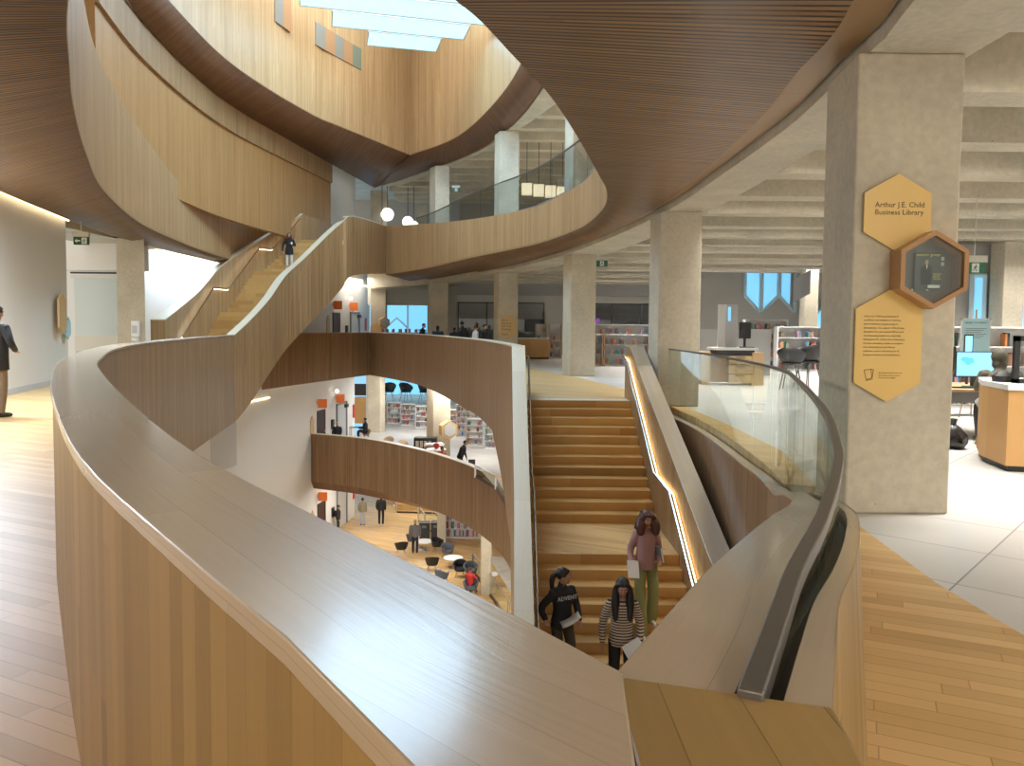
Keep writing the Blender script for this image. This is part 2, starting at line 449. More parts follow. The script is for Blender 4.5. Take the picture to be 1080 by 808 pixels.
def smooth_line(pts, n=8):
    """Catmull-Rom through the points (any dimension)"""
    P = [tuple(p) for p in pts]; out = []
    for i in range(len(P)-1):
        p0 = P[max(i-1, 0)]; p1 = P[i]; p2 = P[i+1]; p3 = P[min(i+2, len(P)-1)]
        for k in range(n):
            t = k/n
            out.append(tuple(.5*(2*b+(c-a)*t+(2*a-5*b+4*c-d)*t*t+(3*b-a-3*c+d)*t**3) for a, b, c, d in zip(p0, p1, p2, p3)))
    out.append(P[-1]); return out
def resample(pts, n):
    L = [0.0]
    for a, b in zip(pts, pts[1:]): L.append(L[-1]+math.dist(a, b))
    out = []; j = 0
    for k in range(n):
        t = L[-1]*k/(n-1)
        while j < len(L)-2 and L[j+1] < t: j += 1
        w = (t-L[j])/max(1e-9, L[j+1]-L[j])
        out.append(tuple(a+(b-a)*w for a, b in zip(pts[j], pts[j+1])))
    return out
def offset(pts, d):
    """plan line moved to its left (d may be a list)"""
    out = []; n = len(pts)
    for i, p in enumerate(pts):
        a, b = pts[max(i-1, 0)], pts[min(i+1, n-1)]
        tx, ty = b[0]-a[0], b[1]-a[1]; l = math.hypot(tx, ty) or 1
        dd = d[i] if isinstance(d, (list, tuple)) else d
        out.append((p[0]-ty/l*dd, p[1]+tx/l*dd))
    return out
def lerp(x, xs, ys):
    if x <= xs[0]: return ys[0]
    for a, b, c, d in zip(xs, xs[1:], ys, ys[1:]):
        if x <= b: return c+(d-c)*(x-a)/(b-a)
    return ys[-1]
def ring_floor(name, outer, holes, z, t, mat):
    bm = bmesh.new()
    for loop in [outer]+holes:
        vs = [bm.verts.new((p[0], p[1], z)) for p in loop]
        for a, b in zip(vs, vs[1:]+vs[:1]): bm.edges.new((a, b))
    bmesh.ops.triangle_fill(bm, use_beauty=True, use_dissolve=False, edges=bm.edges[:])
    for f in bm.faces:
        if f.normal.z < 0: f.normal_flip()
    r = bmesh.ops.extrude_face_region(bm, geom=bm.faces[:])
    for v in [g for g in r['geom'] if isinstance(g, bmesh.types.BMVert)]: v.co.z -= t
    bmesh.ops.recalc_face_normals(bm, faces=bm.faces[:])
    me = bpy.data.meshes.new(name); bm.to_mesh(me); bm.free()
    me.uv_layers.new(name='UVMap'); me.materials.append(MAT[mat])
    o = bpy.data.objects.new(name, me); col.objects.link(o); return struct(o)

def text(name, s, size, mat, parent, M, depth=.0015, align='LEFT', line=1.0):
    cu = bpy.data.curves.new(name, 'FONT'); cu.body = s; cu.size = size; cu.extrude = depth; cu.align_x = align; cu.space_line = line
    cu.resolution_u = 2
    tmp = bpy.data.objects.new(name, cu); col.objects.link(tmp)
    dg = bpy.context.evaluated_depsgraph_get()
    me = bpy.data.meshes.new_from_object(tmp.evaluated_get(dg)); bpy.data.objects.remove(tmp)
    me.transform(M); me.name = name
    me.materials.clear(); me.materials.append(MAT[mat])
    o = bpy.data.objects.new(name, me); col.objects.link(o); o.parent = parent; return o

# ================================================================ plan lines of the atrium (metres, camera stands at 0,0)
F1, FM, FG = 5.7, -5.6, -10.9            # upper floor, lower floor, ground floor
LIN = [(.13, .93), (.03, 1.08), (-.35, 1.57), (-1.07, 2.54), (-1.92, 3.88), (-3.05, 5.75), (-4.2, 7.74), (-5.0, 9.3), (-6.51, 12.55), (-7.81, 16.21), (-9.2, 21.9), (-10.68, 29.5)]
LIN = resample(smooth_line(LIN), 90)
RR = [(.27, .88), (.38, 1.11), (.50, 1.36), (.70, 1.74), (.95, 2.26), (1.19, 2.82), (1.69, 4.18), (2.42, 6.53), (2.84, 8.1), (3.08, 10.1), (3.26, 13.3), (3.12, 16.9)]
RI = [(.13, .93), (.26, 1.2), (.40, 1.5), (.62, 1.95), (.86, 2.45), (1.10, 2.95), (1.57, 4.2), (2.26, 6.5), (2.70, 8.1), (2.96, 10.1), (3.13, 13.3), (2.95, 16.9)]
OB = [(.33, .74), (.45, .98), (.60, 1.25), (.86, 1.72), (1.08, 2.2), (1.30, 2.74), (1.86, 4.0), (2.70, 6.1)]
ZC = ([.85, 1.1, 1.4, 2.26, 2.8, 4.2, 4.9, 5.5, 6.5, 7.3, 8, 9.5, 20], [1.155, 1.14, 1.11, 1.0, .93, .66, .54, .42, .2, .06, -.03, -.1, -.14])
N_R = 110
def dens(P, n=N_R): return resample(smooth_line(P), n)
# right curb lines share one parameter (their control points correspond)
def pair_lines(*Ps, n=10):
    return [smooth_line(P, n) for P in Ps]
RRs, RIs = pair_lines(RR, RI)
ROs = offset(RRs, [-lerp(p[1], [.9, 1.4, 3, 6], [.10, .085, .08, .12]) for p in RRs])
zc = [lerp(p[1], *ZC) for p in RRs]

# far side of this floor's opening, from the tip towards the stair head, then down the stair flank
FAR = [(-8.22, 44.33), (-5.04, 38.49), (-3.25, 33.16), (-1.79, 27.41), (-1.08, 24.56), (-.54, 21.22), (-.22, 19), (0.0, 17.0)]
FARs = smooth_line(FAR, 10)

# ---------------------------------------------------------------- foreground balustrade (left of the camera)
bal = thing('balustrade', 'long curved oak balustrade with broad coping sweeping left from the foreground corner', 'balustrade', (-1, 2.6, 0))
def at_base(o, root):
    o.parent = root; o.location = -root.location; return o
din = [lerp(p[1], [.9, 2, 5], [.27, .285, .33]) for p in LIN]
LOUT = offset(LIN, din)
# close the near corner as in the photo
LOUT[0] = (.12, .46)
n = len(LIN)
bot = [-1.9-.3*i/(n-1) for i in range(n)]
mb = MB().sweep(LIN, LOUT, bot, [1.125]*n, [0.0]*n, [1.125]*n)
at_base(mb.build('cladding_panel', 'clad_mid', smooth=True), bal)
mo = MB(); A_, B_ = offset(LOUT, -.03), offset(LOUT, .012)
mo.sweep(A_, B_, [0]*n, [1.127]*n)
at_base(mo.build('outer_cladding', 'veneer_oak', smooth=True), bal)
Ic, Oc = offset(LIN, -.015), offset(LOUT, .022)
mc = MB().sweep(Ic, Oc, [1.128]*n, [1.17]*n)
at_base(mc.build('coping', 'coping_oak', smooth=True, bevel=.004), bal)
corner = [(.13, .935), (.372, .86), (.335, .60), (.24, .44), (.122, .45)]
at_base(MB().prism(corner, 0, 1.167).build('corner_post', 'veneer_oak', bevel=.004), bal)  # browner wood than the coping: missing skylight reflection put into the colour

# ---------------------------------------------------------------- right hand curb with glass guard
gb = thing('glass_balustrade', 'curved glass balustrade with dark metal handrail on a twisted oak curb', 'balustrade', (1.2, 2.8, 0))
m_ = len(RRs)
RRa, RRb = offset(RRs, .012), offset(RRs, -.045)
zb = [-2.3]*m_
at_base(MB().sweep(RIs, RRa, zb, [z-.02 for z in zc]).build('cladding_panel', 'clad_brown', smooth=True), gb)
at_base(MB().sweep(offset(RIs, .012), RRa, [z-.02 for z in zc], zc).build('coping', 'coping_oak', smooth=True), gb)
at_base(MB().sweep(RRa, RRb, [z-.25 for z in zc], [z-.06 for z in zc]).build('channel', 'black', smooth=True), gb)
kn = [i for i, p in enumerate(RRs) if p[1] < 7.6]
k_ = len(kn)
OBs = resample(smooth_line(OB, 10), 200)
def nearest(P, q): return min(P, key=lambda t: (t[0]-q[0])**2+(t[1]-q[1])**2)
at_base(MB().sweep(RRb[:k_], ROs[:k_], [0]*k_, [z+.002 for z in zc[:k_]]).build('ridge', 'coping_oak', smooth=True), gb)
kk = [i for i in kn if RRs[i][1] < 6.2]
q_ = len(kk)
OBm = smooth_line(OB, 10)
OBm = resample(OBm, q_)
ROm = resample([ROs[i] for i in kk], q_)
zm = [lerp(p[1], *ZC) for p in ROm]
zm[0] = 1.155
at_base(MB().sweep(ROm, OBm, [0]*q_, [max(.03, z) for z in zm], [0]*q_, [.01+.0*z for z in zm]).build('outer_cladding', 'veneer_oak', smooth=True, angle=50), gb)
# panes: each about a metre
gl_line = resample(RRs, 400)
Ltot = sum(math.dist(a, b) for a, b in zip(gl_line, gl_line[1:]))
npan = 16
for k in range(npan):
    i0, i1 = int(k*400/npan), min(399, int((k+1)*400/npan)-1)
    seg = gl_line[i0:i1+1]
    if len(seg) > 3: seg = seg[::3]+[seg[-1]]
    a, b_ = offset(seg, -.006), offset(seg, -.020)
    at_base(MB().sweep(a, b_, [lerp(p[1], *ZC)-.05 for p in seg], [max(1.15, lerp(p[1], *ZC)) for p in seg]).build('glass_pane', 'glass', smooth=True), gb)
Ra, Rb = offset(RRs, .003), offset(RRs, -.028)
at_base(MB().sweep(Ra, Rb, [1.145]*m_, [1.178]*m_).build('handrail', 'bronze', smooth=True, bevel=.003), gb)

# ---------------------------------------------------------------- stair going down from this floor
st = thing('staircase', 'wide oak staircase descending between slanted oak side walls, three people walking on it', 'staircase', (1.42, 16.6, 0))
SX0, SX1, RIS, TRD = .27, 2.57, .155, .29
D, z = 16.6, 0.0
at_base(MB().b2((SX0, 16.585, -.17), (SX1, 16.615, -.001)).build('step', 'stair_oak'), st)
for flight in range(3):
    for k in range(12):
        z -= RIS
        d1 = D-TRD if k < 11 else D-TRD
        if k < 11:
            at_base(MB().b2((SX0, D-TRD-.02, z-.17), (SX1, D, z)).build('step', 'stair_oak', bevel=.006), st)
            D -= TRD
        else:
            if flight < 2:
                at_base(MB().b2((SX0, D-1.84-.02, z-.17), (SX1, D, z)).build('landing', 'floor_oak', bevel=.006), st)
                at_base(MB().b2((SX0, D-1.87, z-.17), (SX1, D-1.835, z-.002)).build('step', 'stair_oak'), st)
                D -= 1.84
ns = 60
ys = [17.45-i*(17.45-3.6)/(ns-1) for i in range(ns)]
def ztop(y): return 1.17 if y > 16.7 else 1.17-.362*(16.7-y)
right_in = [(SX1, y) for y in ys]; right_out = [(2.85, y) for y in ys]
at_base(MB().sweep(right_in, right_out, [ztop(y)-2.9 for y in ys], [ztop(y)-.03 for y in ys]).build('side_wall', 'clad_oak', smooth=True), st)
at_base(MB().sweep(offset(right_in, -.012), offset(right_out, .012), [ztop(y)-.029 for y in ys], [ztop(y)+.01 for y in ys]).build('coping', 'coping_oak', bevel=.004), st)
# left side wall = continuation of the far balustrade
lys = [17.0-i*(17.0-3.6)/(ns-1) for i in range(ns)]
Lo = [(0.0+.06*min(1, (17-y)/6), y) for y in lys]; Li = [(SX0, y) for y in lys]
zlb = [lerp(y, [3.6, 8, 11, 14, 17.5], [-8.2, -6.4, -5.0, -3.87, -3.1]) for y in lys]
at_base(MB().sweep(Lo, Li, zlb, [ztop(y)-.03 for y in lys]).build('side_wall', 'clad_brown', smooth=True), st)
at_base(MB().sweep(offset(Lo, -.012), offset(Li, .012), [ztop(y)-.029 for y in lys], [ztop(y)+.01 for y in lys]).build('coping', 'coping_pale', bevel=.004), st)  # pale wood puts the glare on this coping into its colour
# stair underside
ud = [17.2-i*.4 for i in range(33)]
at_base(MB().sweep([(SX0-.02, y) for y in ud], [(SX1+.02, y) for y in ud], [lerp(y, [4.4, 17.2], [-6.6, -1.4]) for y in ud], [lerp(y, [4.4, 17.2], [-6.5, -1.3]) for y in ud]).build('underside', 'trim_oak'), st)
def handrail(root, pts, side, led=True):
    h = at_base(MB().tube(pts, .021, 8).build('handrail', 'chrome_sky_tint', smooth=True), root)
    for p, q in zip(pts, pts[1:]):
        L_ = (Vector(q)-Vector(p)).length
        for t in ([.25, .75] if L_ > 1.3 else [.5]):
            c = Vector(p).lerp(Vector(q), t)
            at_base(MB().tube([c, c+Vector((side*.03, 0, -.07)), c+Vector((side*.085, 0, -.07))], .008, 6).build('bracket', 'steel'), root)
    low = [(p[0]+side*.062, p[1], p[2]-.035) for p in pts]
    if led: at_base(MB().tube(low, .010, 6).build('light_strip', 'led_rail'), root)
hr = [(2.48, 17.3, .96), (2.48, 16.7, .90), (2.48, 13.2, -.92), (2.48, 11.9, -.97), (2.48, 8.6, -2.80), (2.48, 6.6, -2.9)]
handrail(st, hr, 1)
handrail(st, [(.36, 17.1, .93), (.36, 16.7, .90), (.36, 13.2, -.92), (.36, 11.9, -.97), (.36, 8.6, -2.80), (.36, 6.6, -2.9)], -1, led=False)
# tactile strip at the stair head
tag(MB().b2((SX0+.02, 16.62, .0), (SX1-.02, 17.0, .006)).build('tactile_strip', 'off_white'), 'pale ribbed tactile strip set in the floor at the stair head', 'floor strip')

# far balustrade of this floor
fb = thing('balustrade', 'dark oak balustrade wall curving round the far tip of the opening to the stair head', 'balustrade', (-8.2, 44.3, 0))
nf = len(FARs)
zfb = [lerp(p[1], [16.9, 17.5, 19, 21.2, 24, 50], [-3.15, -3.1, -2.28, -1.3, -1.3, -1.3]) for p in FARs]
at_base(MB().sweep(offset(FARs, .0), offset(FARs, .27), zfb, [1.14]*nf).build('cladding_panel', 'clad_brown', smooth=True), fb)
at_base(MB().sweep(offset(FARs, -.012), offset(FARs, .282), [1.141]*nf, [1.17]*nf).build('coping', 'coping_pale'), fb)
FL = [(-11.75, 36), (-10.6, 38.9), (-9.3, 42), (-8.22, 44.33)]
FLs = resample(FL, 12)
at_base(MB().sweep(FLs, offset(FLs, .27), [-1.5+.2*i/11 for i in range(12)], [1.14]*12).build('cladding_panel', 'clad_brown'), fb)
at_base(MB().sweep(offset(FLs, -.012), offset(FLs, .282), [1.141]*12, [1.17]*12).build('coping', 'coping_oak'), fb)

# ---------------------------------------------------------------- floors of this level
hole = offset(LIN, .15)[::3]+[(-10.9, 29.5), (-12.35, 29.7), (-11.85, 36)]+[(-8.35, 44.5)]+offset(FARs, .14)[3::3]+[(.14, 16.6), (2.72, 16.6), (2.72, 17.35)]+[p for p in offset(RRs, -.02)[::-3]]
hole = [p for p in hole if p[1] > .75]+[(.2, .7)]
BND = [(2.75, -4), (2.70, 4.8), (2.88, 6.55), (3.2, 8.2), (3.55, 10), (3.6, 13), (3.5, 16), (2.9, 19.9), (2.1, 24.3), (.73, 29.6), (-2, 36), (-5.5, 42.8), (-8.5, 48), (-9.7, 53)]
ring_floor('floor', BND+[(-14, 53), (-14.5, 24), (-13.5, -4)], [hole], 0, .3, 'floor_oak')
ring_floor('floor', BND[::-1]+[(34, -4), (34, 60), (-9.7, 60)], [], 0, .3, 'floor_tile')

# ---------------------------------------------------------------- slatted soffit under the upper floor
PAIRS = [((-6.88, 41.81), (-5.9, 45.0), 6.95), ((-4.14, 37.05), (-3.1, 38.9), 6.45), ((-1.55, 30.81), (-.2, 31.8), 5.85), ((.61, 26.35), (1.5, 25.8), 5.62),
         ((1.64, 22.83), (2.2, 22.2), 5.6), ((2.0, 20.73), (2.55, 20.0), 5.6), ((2.1, 17.95), (2.9, 17.2), 5.6), ((1.91, 15.73), (3.1, 14.6), 5.6), ((1.52, 13.85), (3.13, 12.4), 5.6),
         ((.92, 11.18), (3.15, 10.3), 5.6), ((.42, 9.2), (3.13, 8.7), 5.6), ((-.03, 7.83), (3.0, 7.3), 5.6), ((-.43, 6.72), (2.85, 5.85), 5.6), ((-1.1, 5.6), (2.0, 3.2), 5.6),
         ((-2.0, 5.0), (-1.5, .5), 5.9), ((-3.0, 5.5), (-5.5, 2.5), 6.4), ((-3.88, 6.79), (-7.7, 6.2), 6.9), ((-4.69, 8.22), (-8.55, 8.9), 6.9), ((-5.64, 9.97), (-9.25, 11.5), 6.9),
         ((-6.99, 12.7), (-10.0, 14.4), 6.9), ((-8.58, 16.26), (-10.9, 18), 6.95), ((-10.33, 21.56), (-11.9, 22.5), 6.9), ((-11.45, 27.38), (-12.42, 27.5), 6.2), ((-12.1, 32.73), (-12.6, 31.9), 6.2), ((-12.32, 34.3), (-12.6, 34.2), 6.2), ((-12.45, 36.0), (-12.7, 36.1), 6.2), ((-12.25, 37.5), (-12.5, 37.7), 6.2), ((-11.7, 39), (-11.9, 39.3), 6.2)]
def zo_(p): return 4.05 if p[0] > -3 else 4.2
big = smooth_line([(a[0], a[1], b_[0], b_[1], t) for a, b_, t in PAIRS], 12)
IN = [(p[0], p[1]) for p in big]; OUT = [(p[2], p[3]) for p in big]; TOPW = [p[4] for p in big]
P3 = [(a[0], a[1], 4.38) for a in IN]
Q3 = []; T3 = []
for a, b_ in zip(IN, OUT):
    l = math.dist(a, b_); w = min(lerp(a[1], [8, 16], [.34, .2]), l*.3)/l
    zz = zo_(b_) if abs(b_[0]+3) > 1.5 else 4.12
    Q3.append((b_[0]+(a[0]-b_[0])*w, b_[1]+(a[1]-b_[1])*w, zz+.02)); T3.append((b_[0], b_[1], zz))
def thick(P, Q, dz):
    m = MB().loft(P, Q)
    return m
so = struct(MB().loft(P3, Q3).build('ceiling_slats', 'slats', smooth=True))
sd = so.modifiers.new('t', 'SOLIDIFY'); sd.thickness = .06; sd.offset = -1
mt = MB().loft(Q3, T3); mt.loft(T3, [(p[0], p[1], p[2]+.45) for p in T3])
so2 = struct(mt.build('trim_1', 'trim_oak', smooth=True, angle=40))
# ---- guard wall of the upper floor, standing on the soffit's inner edge
ub = thing('balustrade', 'pale oak balustrade wall of the upper floor ringing the opening overhead', 'balustrade', (2.1, 18, F1))
nI = len(IN)
at_base(MB().sweep(IN, offset(IN, .14), [4.40]*nI, TOPW).build('cladding_panel', 'clad_oak_fine', smooth=True), ub)
at_base(MB().sweep(offset(IN, -.014), offset(IN, .012), [4.33]*nI, [4.41]*nI).build('edge_bead', 'trim_oak'), ub)
gi = [i for i in range(nI) if TOPW[i] < 6.6 and i < 12*13]
for a in range(gi[0], gi[-1], 8):
    seg = [IN[i] for i in range(a, min(a+9, gi[-1]+1))]
    tz = [TOPW[i]-.05 for i in range(a, min(a+9, gi[-1]+1))]
    if len(seg) < 2: continue
    at_base(MB().sweep(offset(seg, .06), offset(seg, .075), tz, [6.88]*len(seg)).build('glass_pane', 'glass_dim'), ub)
sg = [IN[i] for i in gi]
at_base(MB().sweep(offset(sg, .045), offset(sg, .09), [6.88]*len(sg), [6.92]*len(sg)).build('handrail', 'bronze'), ub)
# upper floor slab
uh = offset(IN, .1)[::4]+[(-10.4, 39.0), (-8.2, 38.6), (-7.15, 41.9)]
ring_floor('floor_upper', [(-14.5, -6), (34, -6), (34, 60), (-14.5, 60)], [uh], F1, .7, 'concrete_pale')

# ---------------------------------------------------------------- concrete beam and joists, this level and upper level
CR = [(3.3, -6), (3.85, 2), (3.86, 6.6), (3.95, 11), (3.9, 16.2), (3.5, 21), (2.95, 25.2), (1.8, 29.5), (.4, 33.6), (-1.4, 37.8), (-3.35, 41.7), (-5.5, 45.5), (-8.0, 49.5)]
CRs = smooth_line(CR, 6)
outR = [p for p in OUT if p[0] > -1 or p[1] > 25]
outR = [p for i, p in enumerate(OUT) if i <= 12*13]
def at_y(P, y):
    for a, b_ in zip(P, P[1:]):
        if (a[1]-y)*(b_[1]-y) <= 0 and a[1] != b_[1]: return a[0]+(b_[0]-a[0])*(y-a[1])/(b_[1]-a[1])
    return P[0][0] if abs(P[0][1]-y) < abs(P[-1][1]-y) else P[-1][0]
ysb = [3.3+i*.6 for i in range(78)]
A_ = [(at_y(outR, y)+.03 if y < 44.8 else at_y(outR, 44.8)-.75*(y-44.8), y) for y in ysb]
B_ = [(at_y(CRs, y), y) for y in ysb]
struct(MB().sweep(A_, B_, [3.93]*len(ysb), [5.0]*len(ysb)).build('ceiling_beam', 'concrete', smooth=True))
for k in range(-2, 24):
    y = 7.68+2.02*k
    x0 = at_y(CRs, y+.2)-.35 if y > 2 else 3.4
    struct(MB().b2((x0, y, 3.936), (34, y+.49, 4.97)).build('ceiling_joist', 'concrete'))
    if y > 8:
        struct(MB().b2((at_y(CRs, y+.2)-.02, y, 10.206), (24, y+.49, 11.2)).build('ceiling_joist', 'concrete'))
struct(MB().b2((-14.5, 19.5, 4.26), (-12.6, 28, 4.98)).build('ceiling_beam', 'concrete'))
U2 = [((-9.6, 17), (-9.9, 15)), ((-9.75, 20), (-9.95, 18.8)), ((-9.99, 22.66), (-10.75, 22.6)), ((-10.16, 27.07), (-11.22, 27.5)), ((-9.72, 30.87), (-11.2, 31.5)), ((-8.86, 34.81), (-10.65, 36)),
      ((-8.15, 36.58), (-10.1, 40)), ((-5.69, 42.46), (-8.77, 48.97))]
U3 = [((-5.69, 42.46), (-8.77, 48.97)), ((-2.92, 38.56), (-2.6, 40)), ((-.9, 32.8), (-.2, 34)), ((.33, 27.08), (1.1, 27.7)), ((.5, 22), (1.7, 21)), ((-1.3, 17), (1, 13)), ((-5.3, 14), (-5.3, 9)), ((-9.6, 17), (-9.9, 15))]
def u2part(U, nm):
    s_ = smooth_line([(a[0], a[1], b_[0], b_[1]) for a, b_ in U], 8)
    I = [(p[0], p[1]) for p in s_]; O = [(p[2], p[3]) for p in s_]
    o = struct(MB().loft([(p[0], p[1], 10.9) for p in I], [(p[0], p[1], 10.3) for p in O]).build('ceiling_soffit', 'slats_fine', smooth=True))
    k = o.modifiers.new('t', 'SOLIDIFY'); k.thickness = .08; k.offset = -1
    return I, O
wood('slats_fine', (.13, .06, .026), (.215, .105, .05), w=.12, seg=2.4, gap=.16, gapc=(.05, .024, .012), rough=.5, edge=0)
I1, O1 = u2part(U2, 'l'); I2, O2 = u2part(U3, 'r')
mt = MB(); mt.loft([(p[0], p[1], 10.3) for p in O2], [(p[0], p[1], 10.62) for p in O2])
struct(mt.build('trim_2', 'trim_oak'))
# concrete of the upper ceiling beyond the soffit
ycb = [12+i*1.0 for i in range(38)]
A_ = [(at_y(O2, y)+.02, y) for y in ycb if y < 48.5]; ycb = [y for y in ycb if y < 48.5]
struct(MB().sweep(A_, [(max(at_y(CRs, y), a[0]+.3), y) for y, a in zip(ycb, A_)], [10.2]*len(ycb), [11.2]*len(ycb)).build('ceiling_beam', 'concrete', smooth=True))
mid = [(-6, 49.5)]
ring_floor('ceiling_upper', [(-15, 8), (26, 8), (26, 60), (-15, 60)], [[*O1[:-1:4], *O2[:-1:4]]], 11.5, .3, 'concrete_pale')
# drum walls up to the skylight
for I, lab in ((I1, 'wall_drum_left'), (I2, 'wall_drum_right')):
    nI_ = len(I)
    struct(MB().sweep(I, offset(I, .15), [10.88]*nI_, [20]*nI_).build(lab, 'clad_oak_fine', smooth=True))
# tall curved wall of the upper floor on the left with its band
GW = [p for p in smooth_line([b_ for a, b_ in U2[1:7]]+[(-9.8, 42)], 10)]
nG = len(GW)
struct(MB().sweep(GW, offset(GW, .1), [9.25]*nG, [10.31]*nG).build('wall_upper_band', 'clad_oak', smooth=True))
g2 = offset(GW, .1); g3 = offset(GW, .35)
struct(MB().sweep(g2, g3, [F1+.05]*nG, [10.31]*nG).build('wall_upper_left', 'clad_gold', smooth=True)) if 'clad_gold' in MAT else None

# ---------------------------------------------------------------- skylight
def strip(c, L_, w, ang, nm):
    M = Matrix.Rotation(ang, 4, 'Z')
    o = thing('skylight_panel', nm, 'skylight', (c[0], c[1], 14.2), ang, 'skylight panels')
    MB().box((0, 0, .02), (L_, w, .05)).build('glass_panel', 'skylight_glass', o)
    f = MB()
    for s in (-1, 1):
        f.box((0, s*(w/2+.02), .03), (L_+.08, .04, .12)); f.box((s*(L_/2+.02), 0, .03), (.04, w, .12))
    f.build('frame', 'light_grey', o)
for k, (cx, cy, L_, nm) in enumerate([(-4.95, 34.9, 3.1, 'short lowest skylight panel nearest the drum corner'), (-4.8, 33.05, 5.6, 'second skylight panel up from the drum corner, longer'),
                                      (-4.6, 31.2, 7.6, 'third skylight panel, longer again, cut by the top of the photo'), (-4.5, 29.3, 8.6, 'fourth skylight panel at the top edge of the photo')]):
    strip((cx, cy), L_, 1.62, R(14), nm)
for k in range(4):
    c = strip((-4.5, 27.4-1.9*k), 8.8, 1.62, R(14), 'translucent skylight panel beyond the top of the photo, %s one' % ['first', 'second', 'third', 'last'][k])
# ---------------------------------------------------------------- white core wall and left wall
def coreX(y): return -11.05+.113*(y-42.3)
def core(y0, y1, z0, z1, nm, mat='white_wall', th=.2):
    return struct(MB().sweep([(coreX(y0), y0), (coreX(y1), y1)], [(coreX(y0)-th, y0), (coreX(y1)-th, y1)], [z0]*2, [z1]*2).build(nm, mat))
core(14, 49.7, -10.9, -.28, 'wall_core_lower')
core(38.3, 53, 0, 4.95, 'wall_core')
struct(MB().b2((-15, 29.5, 0), (-14.8, 44, 4.95)).build('wall_stair', 'white_wall'))
struct(MB().b2((-15, 42, 0), (-11.5, 42.2, 4.95)).build('wall_stair_end', 'white_wall'))
core(42.5, 50, F1, 11.2, 'wall_core_upper')
lw = [(-10.2, 13.0), (-10.8, 16.1), (-12.0, 20.7)]
lw = [(-7.0, -4), (-8.6, 5), (-9.85, 11.5), (-10.78, 16.1), (-12.0, 20.75)]
struct(MB().sweep(lw, offset(lw, .2), [0]*5, [4.95]*5).build('wall_left', 'white_wall'))
struct(MB().sweep(offset(lw, -.012), offset(lw, .01), [0]*5, [.14]*5).build('baseboard_left', 'light_grey'))
# cove light strips
def cove(pts, nm, lab):
    o = MB().sweep(pts, offset(pts, .03), [z for z in [nm[0]]*len(pts)], [nm[1]]*len(pts)).build('cove_light', 'led', smooth=False)
    return tag(o, lab, 'cove light')
cove([(x+.10, y) for x, y in lw], (4.30, 4.33), 'warm cove light along the top of the left white wall')
cv = [(-14.75, y) for y in (30, 35, 40)]
cove(cv, (4.62, 4.65), 'warm cove light above the bluish white wall behind the stair')
cv = [(coreX(y)+.05, y) for y in (37, 43, 49.5)]
cove(cv, (-1.42, -1.39), 'warm cove light along the lower floor lobby wall')
cv = [(coreX(y)+.05, y) for y in (25, 30, 36.8)]
cove(cv, (-1.95, -1.92), 'warm cove light under this floor on the tall white wall')
cv = [(coreX(y)+.05, y) for y in (42.5, 46, 49.5)]
cove(cv, (-7.3, -7.27), 'warm cove light along the ground floor lobby wall')
cv = [(coreX(y)+.05, y) for y in (44.5, 48, 52.8)]
cove(cv, (4.2, 4.23), 'warm cove light along the lobby wall of this floor')
# ---------------------------------------------------------------- lower floors and the closing walls
L1c = smooth_line([(-11.04, 42.05), (-7.76, 40.36), (-4.84, 37.37), (-2.8, 34.52), (-1.35, 31.84), (-.47, 29.16), (.1, 26), (.35, 22)], 8)
nl = len(L1c)
lb = thing('balustrade', 'brown timber balustrade wall of the floor below, man leaning on its left end', 'balustrade', (-2.8, 34.5, FM))
L1c = L1c[::-1]
zbl = [lerp(p[1], [22, 29, 31, 35, 43], [-6.95, -7.0, -7.1, -7.1, -7.1]) for p in L1c]
ztl = [lerp(p[1], [22, 29.5, 31.5, 43], [-5.3, -4.75, -4.43, -4.43]) for p in L1c]
at_base(MB().sweep(L1c, offset(L1c, -.25), zbl, ztl).build('cladding_panel', 'clad_brown', smooth=True), lb)
at_base(MB().sweep(offset(L1c, .012), offset(L1c, -.262), [z+.001 for z in ztl], [z+.03 for z in ztl]).build('coping', 'coping_pale'), lb)
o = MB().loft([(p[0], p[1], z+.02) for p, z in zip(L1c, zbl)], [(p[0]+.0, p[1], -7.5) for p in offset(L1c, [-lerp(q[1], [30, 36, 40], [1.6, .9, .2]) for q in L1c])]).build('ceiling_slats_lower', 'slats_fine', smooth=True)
struct(o)
out1 = [p for p in offset(L1c, -.12)]
ring_floor('floor_lower', out1+[(-11.0, 42.3), (-9.95, 52), (-9.95, 66), (30, 66), (30, 22)], [], FM, .35, 'floor_tile')
wd = offset(L1c, -.25); wd2 = offset(L1c, [-(1.8+2.2*i/(nl-1)) for i in range(nl)])
struct(MB().sweep(wd, wd2, [FM+.001]*nl, [FM+.012]*nl).build('floor_lower_timber', 'floor_oak'))
struct(MB().b2((-11.5, 56.5, FM), (20, 66, -4.25)).build('floor_lower_tier', 'concrete_pale'))
ring_floor('floor_ground', [(-12, 16), (20, 16), (20, 70), (-16, 70), (-16, 50)], [], FG, .3, 'floor_oak')
# closing walls
struct(MB().b2((-14, 60, 9), (34, 60.3, 12)).build('wall_far', 'grey_wall'))



